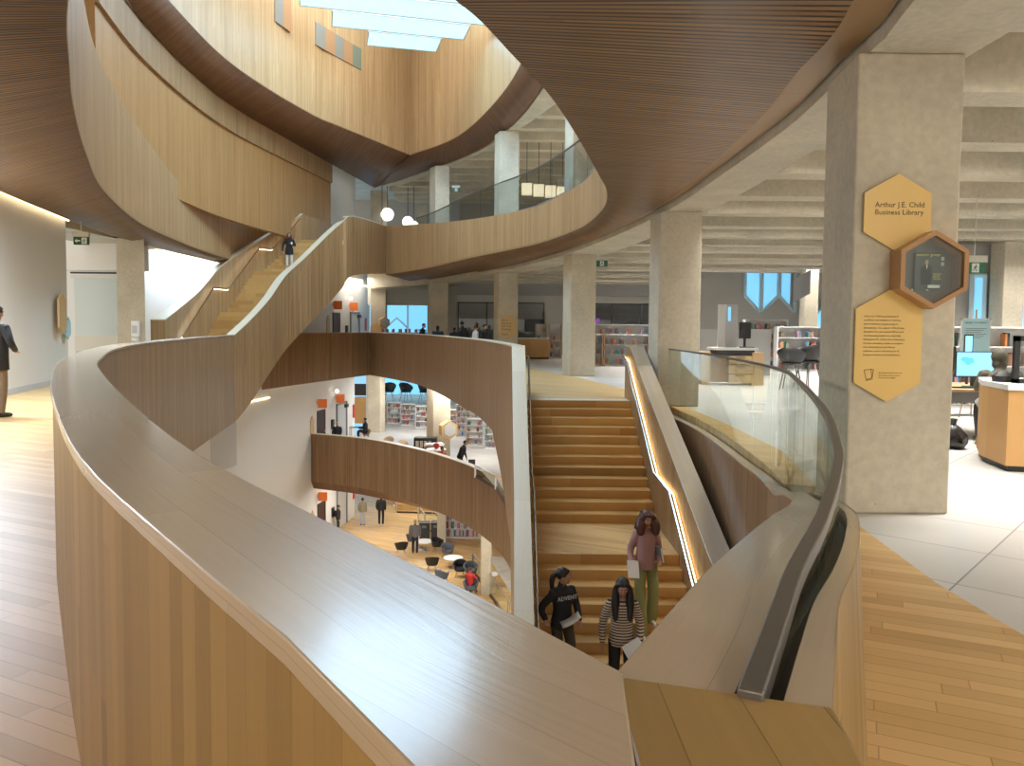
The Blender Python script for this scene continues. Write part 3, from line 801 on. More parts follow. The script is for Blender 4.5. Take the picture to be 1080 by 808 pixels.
# ================================================================ stair rising to the upper floor
us = thing('staircase', 'pale oak staircase climbing to the upper floor with lit handrail, person in black on it', 'staircase', (-10.8, 29.5, 0))
R1 = [(-10.68, 29.5, 1.17, -2.2), (-10.49, 30.8, 1.77, -1.55), (-10.2, 32.3, 2.66, -.45), (-10.0, 34.0, 3.76, .5), (-9.5, 35.2, 4.62, 1.38), (-8.85, 36.7, 5.79, 2.5), (-8.37, 37.7, 6.55, 3.35), (-7.94, 38.3, 6.96, 4.03), (-6.88, 41.81, 6.96, 4.38)]
r1 = smooth_line(R1, 8); P1 = [(p[0], p[1]) for p in r1]
at_base(MB().sweep(P1, offset(P1, .3), [p[3] for p in r1], [p[2]-.03 for p in r1]).build('side_wall', 'clad_oak', smooth=True), us)
at_base(MB().sweep(offset(P1, -.015), offset(P1, .315), [p[2]-.029 for p in r1], [p[2]+.01 for p in r1]).build('coping', 'coping_pale', smooth=True), us)
L1s = [(-12.2, 27.0, 1.72), (-12.26, 30, 2.80), (-12.15, 32.5, 4.12), (-11.56, 35.6, 5.5), (-10.3, 37.9, 7.0)]
l1 = smooth_line(L1s, 8); P2 = [(p[0], p[1]) for p in l1]
at_base(MB().sweep(P2, offset(P2, [lerp(p[1], [27, 29, 33], [.50, .36, .20]) for p in P2]), [min(p[2]-2.9, p[2]-1.6) for p in l1], [p[2]-.03 for p in l1]).build('side_wall', 'clad_oak_fine', smooth=True), us)
at_base(MB().sweep(offset(P2, -.015), offset(P2, [lerp(p[1], [27, 29, 33], [.515, .375, .22]) for p in P2]), [p[2]-.029 for p in l1], [p[2]+.01 for p in l1]).build('coping', 'coping_pale', smooth=True), us)
nstep = 33; y = 29.6; z = 0
def stx(y):
    return at_y(P2, y), at_y(P1, y)
for k in range(nstep):
    d = .22
    if k in (11, 22): d = .75
    z += F1/nstep
    x0, x1 = stx(y); x2, x3 = stx(y+d+.02)
    at_base(MB().prism([(x0, y), (x1-.02, y), (x3-.02, y+d+.02), (x2, y+d+.02)], z-.2, z).build('step', 'stair_oak'), us)
    y += d
bk = [(-10.3, 37.9), (-9.95, 39.3), (-9.68, 41.3)]
at_base(MB().sweep(bk, offset(bk, .2), [F1-.3]*3, [6.96, 6.96, 6.96]).build('side_wall', 'clad_oak_fine'), us)
struct(MB().prism([(-10.3, 37.9), (-8.25, 38.2), (-7.2, 41.8), (-9.7, 41.5)], F1-.35, F1+.003).build('floor_landing', 'floor_oak'))
def hrail(root, pts, side):
    at_base(MB().tube(pts, .03, 6).build('handrail', 'chrome_sky_tint', smooth=True), root)
    at_base(MB().tube([(p[0]-.03, p[1], p[2]-.055) for p in pts], .014, 5).build('light_strip', 'led_white'), root)
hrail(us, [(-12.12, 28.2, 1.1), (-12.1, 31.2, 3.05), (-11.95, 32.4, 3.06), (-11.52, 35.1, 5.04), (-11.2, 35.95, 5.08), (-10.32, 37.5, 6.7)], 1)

# ================================================================ columns
def column(plan, z0, z1, lab, grp=None):
    o = MB().prism(plan, z0, z1).build('concrete_column', 'concrete', bevel=.02)
    return tag(o, lab, 'column', grp)
def colrect(x, y, w, d, r):
    c, s = math.cos(r), math.sin(r)
    return [(x+a*w*c-b_*d*s, y+a*w*s+b_*d*c) for a, b_ in ((0, 0), (1, 0), (1, 1), (0, 1))]
big_plan = [(2.90, 6.60), (3.80, 6.60), (3.87, 7.42), (2.97, 7.43)]
column(big_plan, 0, 3.93, 'massive concrete column carrying the three hexagonal signs')
column([(2.96, 15.6), (3.80, 15.56), (3.76, 16.4), (2.90, 16.4)], 0, 3.93, 'concrete column behind the right side wall of the stair head')
column([(1.89, 24.84), (2.68, 24.78), (2.50, 25.6), (1.67, 25.6)], 0, 3.93, 'concrete column standing clear on the floor beyond the stair head')
column([(-.61, 33.4), (.24, 33.3), (-.0, 34.2), (-.84, 34.2)], 0, 3.93, 'concrete column with tall tan hexagonal sign')
column([(-4.22, 41.48), (-3.45, 41.36), (-3.9, 42.2), (-4.6, 42.1)], 0, 3.93, 'concrete column left of the seated people, beside the blue window')
column([(-9.15, 49.6), (-8.15, 49.5), (-8.2, 50.4), (-9.3, 50.4)], 0, 3.93, 'pale concrete column at the end of the lobby wall')
column([(-12.48, 24.3), (-11.55, 24.2), (-12.0, 25.1), (-12.9, 25.2)], 0, 4.26, 'concrete column on the left with the white hand sanitizer dispenser')
column([(1.89, 24.84), (2.68, 24.78), (2.50, 25.6), (1.67, 25.6)], F1, 10.2, 'upper floor column glimpsed right, bluish beside the slatted soffit')
column([(-.64, 34.4), (.24, 34.3), (-.0, 35.2), (-.88, 35.2)], F1, 10.2, 'broad upper floor column in the middle of the opening')
column([(-4.22, 41.9), (-3.45, 41.8), (-3.9, 42.7), (-4.62, 42.6)], F1, 10.2, 'slim upper floor column with a dark left face')
column([(-9.15, 49.6), (-8.15, 49.5), (-8.2, 50.4), (-9.3, 50.4)], F1, 10.2, 'far left upper floor column beyond the pale globe lamps')
column([(-7.0, 56), (-6.2, 56), (-6.2, 56.8), (-7, 56.8)], F1, 10.2, 'small far upper floor column near the lobby wall')
column([(-9.63, 51.2), (-8.81, 51.2), (-8.6, 52), (-9.9, 52)], FM, -1.35, 'lower floor column left of the blue window and book rows')
column([(-4.3, 42.0), (-3.35, 41.9), (-3.7, 42.8), (-4.75, 42.7)], FM, -.3, 'lower floor column carrying the hexagonal display box')
column([(.1, 36), (.9, 36), (.9, 36.9), (.1, 36.9)], FM, -.3, 'lower floor column at the right edge of the timber arch')
column([(-4.2, 43.4), (-3.7, 43.4), (-3.7, 43.9), (-4.2, 43.9)], FG, -5.95, 'round-edged pale column on the ground floor behind the bins')
column([(-1.35, 35.1), (-.9, 35.0), (-.85, 35.6), (-1.4, 35.6)], FG, -5.95, 'grey ground floor column with a small printed arrow mark')

# ================================================================ building behind: this floor
struct(MB().b2((-3.2, 44, 2.0), (9, 44.2, 5)).build('wall_back_upper', 'grey_wall'))
struct(MB().b2((-3.2, 43.98, 2.95), (9, 44.0, 3.35)).build('trim_3', 'off_white'))
struct(MB().b2((1.8, 43.97, 0), (4.0, 44.2, 2.95)).build('wall_back', 'off_white'))
struct(MB().b2((-3.2, 47.0, 0), (9, 47.2, 2.95)).build('wall_meeting_room', 'grey_wall'))
def glass_wall(x0, x1, y, z0, z1, nm, lab):
    t = thing(nm, lab, 'window wall', (x0, y, z0))
    at_base(MB().b2((x0, y, z0), (x1, y+.02, z1)).build('pane', 'glass_dim'), t)
    f = MB(); n_ = max(1, round((x1-x0)/1.6))
    for i in range(n_+1):
        x = x0+(x1-x0)*i/n_; f.b2((x-.03, y-.03, z0), (x+.03, y+.05, z1))
    f.b2((x0, y-.03, z0), (x1, y+.05, z0+.08)); f.b2((x0, y-.03, z1-.06), (x1, y+.05, z1))
    at_base(f.build('frame', 'dark_grey'), t); return t
glass_wall(-3.1, 1.8, 44, 0, 2.95, 'glass_partition', 'grey glass meeting room wall behind the column with the tan sign')
glass_wall(4.0, 9, 44, 0, 2.95, 'glass_partition', 'dark glass meeting room wall with purple screen inside')
o = tag(MB().b2((4.1, 43.6, 1.35), (4.95, 43.66, 2.1)).build('wall_screen', 'purple'), 'small purple screen on the dark meeting room glass', 'screen')
o = MB().b2((4.62, 43.58, 1.5), (4.9, 43.61, 1.85)).build('picture', 'light_grey', o)
tag(MB().b2((.7, 42.9, 1.3), (1.7, 42.96, 2.0)).build('wall_screen', 'dark_grey'), 'dark wall screen behind the orange wood counter', 'screen')
ct = thing('counter', 'orange wood counter behind the column with tan sign, things piled on its white top', 'counter', (.9, 38, 0))
MB().b2((-1.1, -.3, .08), (.95, .3, .98)).build('cabinet', 'desk_wood', ct); MB().b2((-1.14, -.34, .98), (.98, .34, 1.03)).build('worktop', 'white', ct); MB().b2((-1, -.25, 0), (.9, .25, .08)).build('plinth', 'black', ct)

# angled north facade (blue window wall) seen past the columns
def hexwin(nm, M, poly, lab, mat='facade_sky_glow', bars=()):
    t = thing(nm, lab, 'window'); t.matrix_world = M
    MB().prism([(p[0], p[1]) for p in poly], -.02, 0).build('pane', mat, t)
    f = MB(); k = len(poly)
    for i in range(k):
        a, b_ = Vector((*poly[i], .0)), Vector((*poly[(i+1) % k], .0)); f.tube([a, b_], .07, 4)
    for a, b_ in bars: f.tube([(a[0], a[1], .02), (b_[0], b_[1], .02)], .05, 4)
    f.build('frame', 'window_frame', t); return t
flat('window_frame', (.62, .80, .88), .4)
XZ = Matrix(((1, 0, 0, 0), (0, 0, -1, 0), (0, 1, 0, 0), (0, 0, 0, 1)))   # local x,y -> world x,z facing the camera (-y)
def facing(x, y, z, rz=0): return Matrix.Translation((x, y, z)) @ Matrix.Rotation(rz, 4, 'Z') @ XZ
# right: grey wall with zigzag blue windows
struct(MB().sweep([(7.0, 33.6), (19, 33.0)], [(7.0, 33.9), (19, 33.3)], [0, 0], [5, 5]).build('wall_back_right', 'grey_wall'))
W0 = 10.05
for i, (a, poly) in enumerate([(0, [(0, 3.0), (0, 4.05), (.68, 4.05), (.68, 2.3)]), (.74, [(0, 2.3), (0, 4.05), (.70, 4.05), (.70, 3.0)]), (1.50, [(0, 3.0), (0, 4.05), (.68, 4.05), (.68, 2.3)])]):
    hexwin('window_%d' % (i+1), facing(W0+a, 33.35, 0), poly, ['blue window with a slanted foot, left of three behind the reading desk', 'blue window with a slanted foot, middle of three behind the reading desk', 'blue window with a slanted foot, right of three beside the grey hanging sign'][i])
hexwin('window_4', facing(7.3, 33.45, 0), [(0, 1.6), (0, 1.65), (.35, 2.05), (.6, 1.6)], 'small blue window corner low beside the middle column')
hexwin('window_5', facing(12.95, 33.0, 0), [(0, 1.3), (0, 2.2), (.3, 2.5), (.8, 2.2), (.8, 1.3)], 'small pointed blue window beside the massive column')
hg = thing('hanging_sign', 'grey slanted sign panel hanging by the blue windows', 'sign', (11.3, 31, 2.65), R(-25))
MB().prism([(0, 0), (0, .95), (.62, 1.3), (.62, .35)], 0, .05, XZ).build('panel', 'mid_grey', hg); MB().tube([(.1, 0, .9), (.1, 0, 2.33)], .01, 5).build('hanger', 'steel', hg); MB().tube([(.5, 0, 1.2), (.5, 0, 2.33)], .01, 5).build('hanger', 'steel', hg)
column([(11.95, 31.5), (12.5, 31.5), (12.5, 32.1), (11.95, 32.1)], 0, 4.95, 'slim pale column right of the blue zigzag windows')
# curved beam line at the end of the joists
cb = smooth_line([(7, 30.4), (10, 29.9), (14, 28.4), (19, 25.5), (26, 20)], 8)
struct(MB().sweep(cb, offset(cb, .5), [3.93]*len(cb), [5.0]*len(cb)).build('ceiling_edge_beam', 'concrete_pale', smooth=True))
# left: window wall at the far end
def facade(x0, x1, y, z0, z1, step, lab):
    t = thing('window_wall', lab, 'window', (x0, y, z0))
    at_base(MB().b2((x0, y, z0), (x1, y+.03, z1)).build('pane', 'facade_sky_glow'), t)
    f = MB(); n_ = round((x1-x0)/step); h = (z1-z0)
    for i in range(n_+1):
        x = x0+(x1-x0)*i/n_; f.b2((x-.07, y-.1, z0), (x+.07, y, z1))
        if i < n_:
            xm = x+(x1-x0)/n_/2
            zz = z0+h*(.35 if i % 2 else .6)
            f.tube([(x, y-.06, zz-.8), (xm, y-.06, zz), (x+(x1-x0)/n_, y-.06, zz-.8)], .09, 4)
    at_base(f.build('frame', 'window_frame'), t); return t
facade(-9.9, -1.2, 60, 0, 3.6, 1.7, 'blue window wall behind the far balustrade beside the lobby')
facade(-11.5, 3, 65, -4.3, -.4, 2.2, 'blue window wall behind the lower floor book rows')
facade(-12.5, 0, 60, F1, 9.0, 2.0, 'blue window band low behind the globe lamps upstairs')
struct(MB().b2((-5.2, 47.0, 0), (-3.1, 47.2, 5)).build('wall_back_left', 'off_white'))
struct(MB().b2((-9.5, 50.5, 2.9), (-1.0, 50.7, 4.9)).build('ceiling_bulkhead', 'off_white'))
struct(MB().b2((-2.9, 36.8, -0.0), (-2.9, 36.8, 0)).build('trim_4', 'off_white')) if 0 else None
struct(MB().b2((3, 64, FM), (30, 64.3, -.3)).build('wall_lower_back', 'off_white'))
struct(MB().b2((-12.5, 58.5, F1), (34, 58.8, 6.8)).build('wall_upper_low', 'grey_wall'))
# ---- left recess: glass partition beyond the white wall
struct(MB().b2((-16, 27.5, 0), (-13.25, 27.7, 4.9)).build('wall_recess', 'white_wall'))
gp = thing('glass_partition', 'tall glass partition with white frame between left wall and concrete column', 'partition', (-13.3, 26.2, 0))
MB().b2((-1.6, 0, 1.15), (.25, .02, 3.1)).build('pane', 'glass_pale', gp)
MB().b2((-1.6, 0, .05), (.25, .02, .62)).build('pane', 'glass_dim', gp)
f = MB(); f.b2((-1.7, -.04, 3.1), (.6, .06, 3.2)); f.b2((.25, -.04, 0), (.6, .06, 3.2)); f.b2((-1.6, -.04, .62), (.25, .06, 1.15)); f.b2((-1.7, -.04, 0), (.6, .06, .05))
f.build('frame', 'off_white', gp)
MB().b2((-1.7, -.05, 3.25), (.6, .06, 3.31)).build('head_rail', 'dark_grey', gp)
tag(MB().b2((-13.5, 27.35, 1.9), (-13.25, 27.45, 2.85)).build('wall_cabinet', 'mid_grey'), 'narrow grey box on the wall behind the glass partition', 'cabinet')
struct(MB().b2((-16, 26.0, 3.35), (-12.4, 26.3, 4.3)).build('wall_recess_top', 'white_wall'))

# ---- lobby doors, signs on the core wall (three floors)
core_dir = math.atan2(1, .113)
def on_core(y, z, out=.0):      # local x along the wall away from camera, y up, z out of the wall
    a = math.atan2(.113, 1)
    X = Vector((math.sin(a), math.cos(a), 0)); N_ = Vector((math.cos(a), -math.sin(a), 0))
    M = Matrix(((X.x, 0, N_.x, 0), (X.y, 0, N_.y, 0), (0, 1, 0, 0), (0, 0, 0, 1)))
    return Matrix.Translation((coreX(y)+out, y, z)) @ M
def on(M, o): o.matrix_world = M; return o
for fl, ys_, nm in ((0.0, 2.6, 'this floor'), (FM, 0, 'floor below'), (FG, 0, 'ground floor')):
    d1, d2 = 43.1+ys_, 46.3+ys_
    d = thing('lift_door', 'dark brown lobby door on the white wall, '+nm, 'door'); d.matrix_world = on_core(d1, fl)
    MB().b2((0, 0, 0), (1.1, 2.25, .04)).build('leaf', 'door_brown', d); f = MB(); f.b2((-.06, 0, 0), (0, 2.3, .06)); f.b2((1.1, 0, 0), (1.16, 2.3, .06)); f.b2((-.06, 2.25, 0), (1.16, 2.32, .06)); f.build('frame', 'dark_grey', d)
    MB().b2((.95, 1.0, .04), (1.0, 1.15, .08)).build('handle', 'steel', d)
    d = thing('lobby_door', 'pale grey lobby door right of the dark door, '+nm, 'door'); d.matrix_world = on_core(d2, fl)
    MB().b2((0, 0, 0), (1.6, 2.3, .04)).build('leaf', 'light_grey', d); f = MB(); f.b2((-.1, 0, 0), (0, 2.4, .08)); f.b2((1.6, 0, 0), (1.8, 2.4, .08)); f.b2((-.1, 2.3, 0), (1.8, 2.42, .08)); f.build('frame', 'mid_grey', d)
    MB().b2((1.3, 2.05, .04), (1.7, 2.25, .2)).build('closer', 'dark_grey', d)
    for yy, w in ((d1, 'dark'), (d2-.2, 'pale')):
        s_ = thing('flag_sign', 'orange flag sign sticking out above the %s lobby door, %s' % (w, nm), 'sign'); s_.location = (coreX(yy)+.05, yy, fl+2.5)
        MB().b2((.0, -.03, 0), (.50, .03, .50)).build('panel', 'orange', s_); MB().b2((-.05, -.04, .2), (0, .04, .4)).build('bracket', 'steel', s_)
    tag(on(on_core(d1+2.2, fl+1.0, .01), MB().b2((0, 0, 0), (.35, .55, .08)).build('wall_phone', 'black')), 'small black wall box between the lobby doors, '+nm, 'wall box')
    tag(on(on_core(d2+3.0, fl+1.2, .01), MB().b2((0, 0, 0), (.3, .85, .05)).build('notice', 'red')), 'narrow dark red notice right of the pale door, '+nm, 'notice')
    tag(on(on_core(d1-1.1, fl+.9, .01), MB().prism([(0, .25), (.25, 0), (.5, .25), (.5, 1.0), (.25, 1.25), (0, 1.0)], 0, .04).build('wall_sign', 'tan_sign')), 'small tan hexagonal sign left of the dark door, '+nm, 'sign')
    gl = thing('wall_lamp', 'small round glowing lamp above the lobby signs, '+nm, 'lamp'); gl.location = (coreX(d1+2.4)+.3, d1+2.4, fl+3.25)
    MB().ball((0, 0, 0), .11, 10).build('globe', 'led_white', gl, smooth=True); MB().tube([(-.28, 0, 0), (-.1, 0, 0)], .03, 6).build('arm', 'steel', gl)
tag(on(on_core(49.2, 2.4, .01), MB().b2((0, 0, 0), (.4, .35, .03)).build('notice', 'tan_sign')), 'small square tan plate high on the lobby wall', 'notice')
# hidden grey panel on the tall white wall
tag(on(on_core(31.2, -4.6, .005), MB().b2((0, 0, 0), (2.2, 1.9, .03)).build('wall_panel', 'light_grey')), 'light grey flush panel on the tall white wall under this floor', 'panel')
# globe lamps upstairs
for i, (x, y, z, r_) in enumerate([(-8.05, 49.5, 8.65, .42), (-6.7, 49.2, 8.15, .36), (-6.2, 48.2, 7.75, .34), (-8.3, 49.0, 7.1, .4)]):
    g = thing('globe_lamp', 'white globe pendant lamp upstairs, '+['highest and leftmost', 'second from the left', 'lowest pair, right one', 'half hidden by the balustrade edge'][i], 'lamp', (x, y, z), group='globe lamps upstairs')
    MB().ball((0, 0, 0), r_, 14).build('globe', 'lamp_globe', g, smooth=True); MB().tube([(0, 0, r_), (0, 0, 11.2-z)], .02, 6).build('cord', 'black', g)
flat('lamp_globe', (1, .97, .9), .4, emit=1.6) if 0 else None
# box lamps upstairs behind the glass
for i in range(4):
    g = thing('box_lamp', 'warm square box lamp behind the upstairs glass, '+['first', 'second', 'third', 'fourth'][i]+' from the left', 'lamp', (.62+.56*i, 36.6, 8.05-.05*i), group='box lamps upstairs')
    MB().box((0, 0, 0), (.48, .5, .5)).build('shade', 'lamp_box', g); MB().tube([(0, 0, .25), (0, 0, 11.2-8.05+.05*i)], .015, 6).build('cord', 'black', g)

# glazed slots in the drum wall
def slot(pts, z0, z1, mats, nm, lab):
    t = thing(nm, lab, 'window', (pts[0][0], pts[0][1], z0))
    q = resample(pts, len(mats)+1)
    for k, mt_ in enumerate(mats):
        sg_ = [q[k], q[k+1]]
        at_base(MB().sweep(offset(sg_, -.03), offset(sg_, .02), [z0]*2, [z1]*2).build('pane', mt_, None), t)
slot([(-8.86, 34.8), (-8.15, 36.58), (-7.5, 38.15)], 14.0, 15.0, ['glass_grey', 'glass_tan', 'glass_grey', 'glass_tan', 'glass_green'], 'drum_window', 'striped green and tan glazed slot in the pale drum wall')
slot([(-9.62, 31.4), (-9.32, 32.6)], 13.7, 15.3, ['glass_grey', 'glass_tan'], 'drum_window', 'upright narrow glazed slot in the drum wall, left of the striped one')

# ================================================================ hexagonal signs on the massive column
def hexpts(r, dy=0): return [(r*math.sin(math.pi*k/3), r*math.cos(math.pi*k/3)+(dy if k in (5, 0, 1) else -dy)) for k in range(6)]
sg = thing('hexagonal_sign', 'yellow hexagonal sign reading Arthur J.E. Child Business Library, uppermost on the column', 'sign'); sg.matrix_world = facing(3.256, 6.595, 2.59)
MB().prism(hexpts(.3275), .012, .028).build('panel', 'yellow_sign', sg); MB().prism(hexpts(.322), 0, .012).build('backing', 'black', sg)
text('lettering', 'Arthur J.E. Child\nBusiness Library', .063, 'brown_ink', sg, Matrix.Translation((-.195, .045, .029)), .0006)
sg = thing('hexagonal_sign', 'tall yellow six-sided sign with a long paragraph, lowest on the massive column', 'sign'); sg.matrix_world = facing(3.215, 6.595, 1.46)
P_ = [(0, .48), (.284, .318), (.284, -.318), (0, -.48), (-.284, -.318), (-.284, .318)]
MB().prism(P_, .012, .028).build('panel', 'yellow_sign', sg); MB().prism([(a*.985, b_*.99) for a, b_ in P_], 0, .012).build('backing', 'black', sg)
para = '''Arthur J.E. Child was dedicated to
excellence and discipline in business,
and to kindness and generosity in
philanthropy. The support of his private
foundation for this business library and
accompanying programs is especially
fitting given Mr. Child's love of literature.
He was a voracious reader, an acquirer
of a substantial personal library
collection, and an avid promoter of
business education and competence.'''
text('lettering', para, .0215, 'brown_ink', sg, Matrix.Translation((-.215, .245, .029)), .0005, line=1.53)
text('small_lettering', 'Mr. Child was featured on the cover\nof the Western Grocer edition of\nWestern Grocer magazine.', .0135, 'brown_ink', sg, Matrix.Translation((-.075, -.235, .029)), .0005, line=1.6)
bk_ = MB()
for a, b_ in (((-.20, -.21), (-.18, -.29)), ((-.18, -.29), (-.13, -.275)), ((-.13, -.275), (-.145, -.2)), ((-.145, -.2), (-.20, -.21)), ((-.13, -.275), (-.12, -.205)), ((-.12, -.205), (-.145, -.2)), ((-.185, -.3), (-.125, -.285))):
    bk_.tube([(a[0], a[1], .030), (b_[0], b_[1], .030)], .0022, 4)
bk_.build('book_symbol', 'brown_ink', sg)
dc = thing('display_case', 'deep hexagonal wood display case with a glass front on the column corner', 'display case'); dc.matrix_world = facing(3.50, 6.595, 2.10)
outer, inner = hexpts(.325), hexpts(.282)
f = MB(); nv = []
for z_ in (0.0, .19):
    nv.append((z_, outer)); nv.append((z_, inner))
vs = [(p[0], p[1], 0) for p in outer]+[(p[0], p[1], 0) for p in inner]+[(p[0], p[1], .19) for p in outer]+[(p[0], p[1], .19) for p in inner]
fs = []
for k in range(6):
    k2 = (k+1) % 6
    fs += [(k, k2, 12+k2, 12+k), (6+k, 18+k, 18+k2, 6+k2), (12+k, 12+k2, 18+k2, 18+k), (k, 6+k, 6+k2, k2)]
f.add(vs, fs); f.build('frame', 'case_wood', dc)
MB().prism(hexpts(.284), 0, .012).build('back_panel', 'case_back', dc)
MB().prism(hexpts(.284), .165, .169).build('glass_front', 'glass', dc)
mg = thing('magazine', 'dark framed magazine western grocer with a man in a suit, inside the hexagonal case', 'magazine'); mg.matrix_world = facing(3.52, 6.56, 2.10)
MB().b2((-.11, -.155, 0), (.11, .155, .008)).build('cover', 'cover_dark', mg)
text('title', 'western grocer', .033, 'yellow', mg, Matrix.Translation((-.10, .125, .009)), .0004)
pm = MB(); pm.prism([(-.055, -.12), (.03, -.12), (.035, .02), (.012, .05), (-.03, .05), (-.06, .02)], .008, .010).build('suit', 'cloth_black', mg)
MB().prism([(-.012+.016*math.cos(k*.7), .072+.022*math.sin(k*.7)) for k in range(9)], .008, .011).build('face', 'skin_light', mg)
MB().prism([(-.016, .048), (-.004, .048), (-.010, .01)], .0105, .0115).build('shirt', 'white', mg)
text('caption', 'WESTERN\nGROCER\nMAN OF\nTHE YEAR', .015, 'yellow', mg, Matrix.Translation((.045, -.03, .009)), .0004)
q = MB(); q.b2((.0, -.145, .0085), (.10, -.12, .02)); q.build('label_card', 'white', mg)
for k, (dx, dz) in enumerate(((.13, .105), (.13, .06))):
    tag(on(facing(3.52+dx, 6.575, 2.10+dz), MB().b2((-.015, -.015, 0), (.015, .015, .008)).build('specimen_tag', 'light_grey')), 'tiny grey square tag right of the magazine, '+('upper' if k == 0 else 'lower'), 'tag')
for k, dx in enumerate((-.10, .03)):
    tag(on(facing(3.5+dx, 6.57, 1.94), MB().ball((0, 0, 0), .011, 8).build('stand_stud', 'white')), 'white stud holding the magazine at its lower edge, '+('left' if k == 0 else 'right'), 'stud')

# tall tan sign on the far column, box sign lower floor
sg = thing('hexagonal_sign', 'tall tan six-sided sign with dark lines on the far column', 'sign'); sg.matrix_world = facing(-.19, 33.33, 1.57)
P_ = [(0, .56), (.42, .32), (.42, -.32), (0, -.56), (-.42, -.32), (-.42, .32)]
MB().prism(P_, 0, .05).build('panel', 'tan_sign', sg)
text('lettering', 'Book\nReturns\nSelf Use\nHolding', .13, 'brown_ink', sg, Matrix.Translation((-.28, .24, .051)), .002)
text('lower_lettering', 'Stairs', .13, 'brown_ink', sg, Matrix.Translation((-.28, -.36, .051)), .002)
def hexbox(x, y, z, r, lab, sgn=1):
    t = thing('hexagonal_box', lab, 'display box'); t.matrix_world = facing(x, y, z, R(28))
    MB().prism(hexpts(r), 0, .45).build('case', 'tan_sign', t); MB().prism(hexpts(r*.72), .45, .47).build('screen', 'light_grey', t); return t
hexbox(-3.55, 41.7, -4.05, .52, 'tan hexagonal box with pale screen on the lower floor column')
hexbox(-8.30, 49.25, 1.75, .36, 'tan hexagonal box on the lobby end column of this floor')
t = tag(on(facing(-8.78, 49.48, 1.28), MB().prism(hexpts(.42), 0, .05).build('hexagonal_sign', 'tan_sign')), 'pale tan hexagonal sign under the box on the lobby end column', 'sign')
# sign and sanitizer at left
sg = thing('hexagonal_sign', 'long pointed wooden sign with four dark words at the left wall end', 'sign'); sg.matrix_world = Matrix.Translation((-11.62, 19.9, 1.82)) @ Matrix.Rotation(math.atan2(4.65, -1.22)+math.pi, 4, 'Z') @ XZ
P_ = [(0, .53), (.30, .36), (.30, -.36), (0, -.53), (-.30, -.36), (-.30, .36)]
MB().prism(P_, 0, .05).build('panel', 'tan_sign', sg)
for k in range(4): MB().b2((-.12, .25-.11*k, .05), (.12, .29-.11*k, .055)).build('word', 'brown_ink', sg)
sm = tag(MB().prism([(0, .3), (.2, .15), (.2, -.15), (0, -.3), (-.2, -.15), (-.2, .15)], 0, .05).build('hexagonal_sign', 'light_blue'), 'small pale blue hexagonal sign overlapping the wooden pointed sign', 'sign')
sm.matrix_world = Matrix.Translation((-11.8, 20.45, 1.45)) @ Matrix.Rotation(math.atan2(4.65, -1.22)+math.pi, 4, 'Z') @ XZ
hs = thing('sanitizer_dispenser', 'white hand sanitizer dispenser on the left concrete column', 'dispenser'); hs.matrix_world = facing(-11.83, 24.2, 1.15)
MB().b2((-.12, 0, 0), (.12, .5, .12)).build('body', 'white', hs, bevel=.02); MB().b2((-.08, .12, .12), (.08, .36, .125)).build('label', 'light_grey', hs); MB().b2((-.09, -.12, 0), (.09, -.02, .16)).build('drip_tray', 'white', hs); MB().b2((-.03, -.3, 0), (.03, -.12, .05)).build('stand', 'white', hs)
# exit signs
def exit_sign(M, arrow, lab, hang=.12, drop=.5):
    t = thing('exit_sign', lab, 'exit sign'); t.matrix_world = M
    MB().b2((-.19, -.1, -.03), (.19, .1, .03)).build('panel', 'exit_green', t)
    MB().b2((-.21, .1, -.05), (.21, .1+hang, .05)).build('housing', 'off_white', t)
    if arrow:
        MB().prism([(-.16, 0), (-.10, .055), (-.10, .018), (-.02, .018), (-.02, -.018), (-.10, -.018), (-.10, -.055)], .03, .034).build('arrow', 'white', t)
    x0 = .02 if arrow else -.06
    MB().b2((-.007, .1+hang, -.007), (.007, drop, .007)).build('hanger', 'off_white', t)
    MB().b2((x0, -.08, .03), (x0+.13, .08, .034)).build('doorway', 'white', t)
    r = MB(); z_ = .036
    r.ball((x0+.075, .045, z_), (.013, .013, .002), 8); r.tube([(x0+.07, .03, z_), (x0+.055, -.012, z_)], .010, 5); r.tube([(x0+.055, -.012, z_), (x0+.085, -.035, z_), (x0+.075, -.065, z_)], .006, 4)
    r.tube([(x0+.055, -.012, z_), (x0+.035, -.04, z_), (x0+.01, -.045, z_)], .006, 4); r.tube([(x0+.07, .025, z_), (x0+.1, .005, z_)], .005, 4); r.tube([(x0+.07, .025, z_), (x0+.04, .015, z_), (x0+.03, -.01, z_)], .005, 4)
    r.build('running_figure', 'exit_green', t); return t
exit_sign(facing(-11.05, 19.8, 3.68), True, 'green exit sign with white left arrow beside the left wall')
exit_sign(facing(2.92, 25.4, 3.68), False, 'green exit sign hanging right of the free-standing column', drop=.3)
exit_sign(facing(8.3, 13.9, 2.72), False, 'green exit sign under the pale beam at the right edge', drop=1.25)
exit_sign(facing(-3.05, 41.2, 8.8), False, 'green exit sign upstairs beside the slim dark-sided column', drop=1.45)

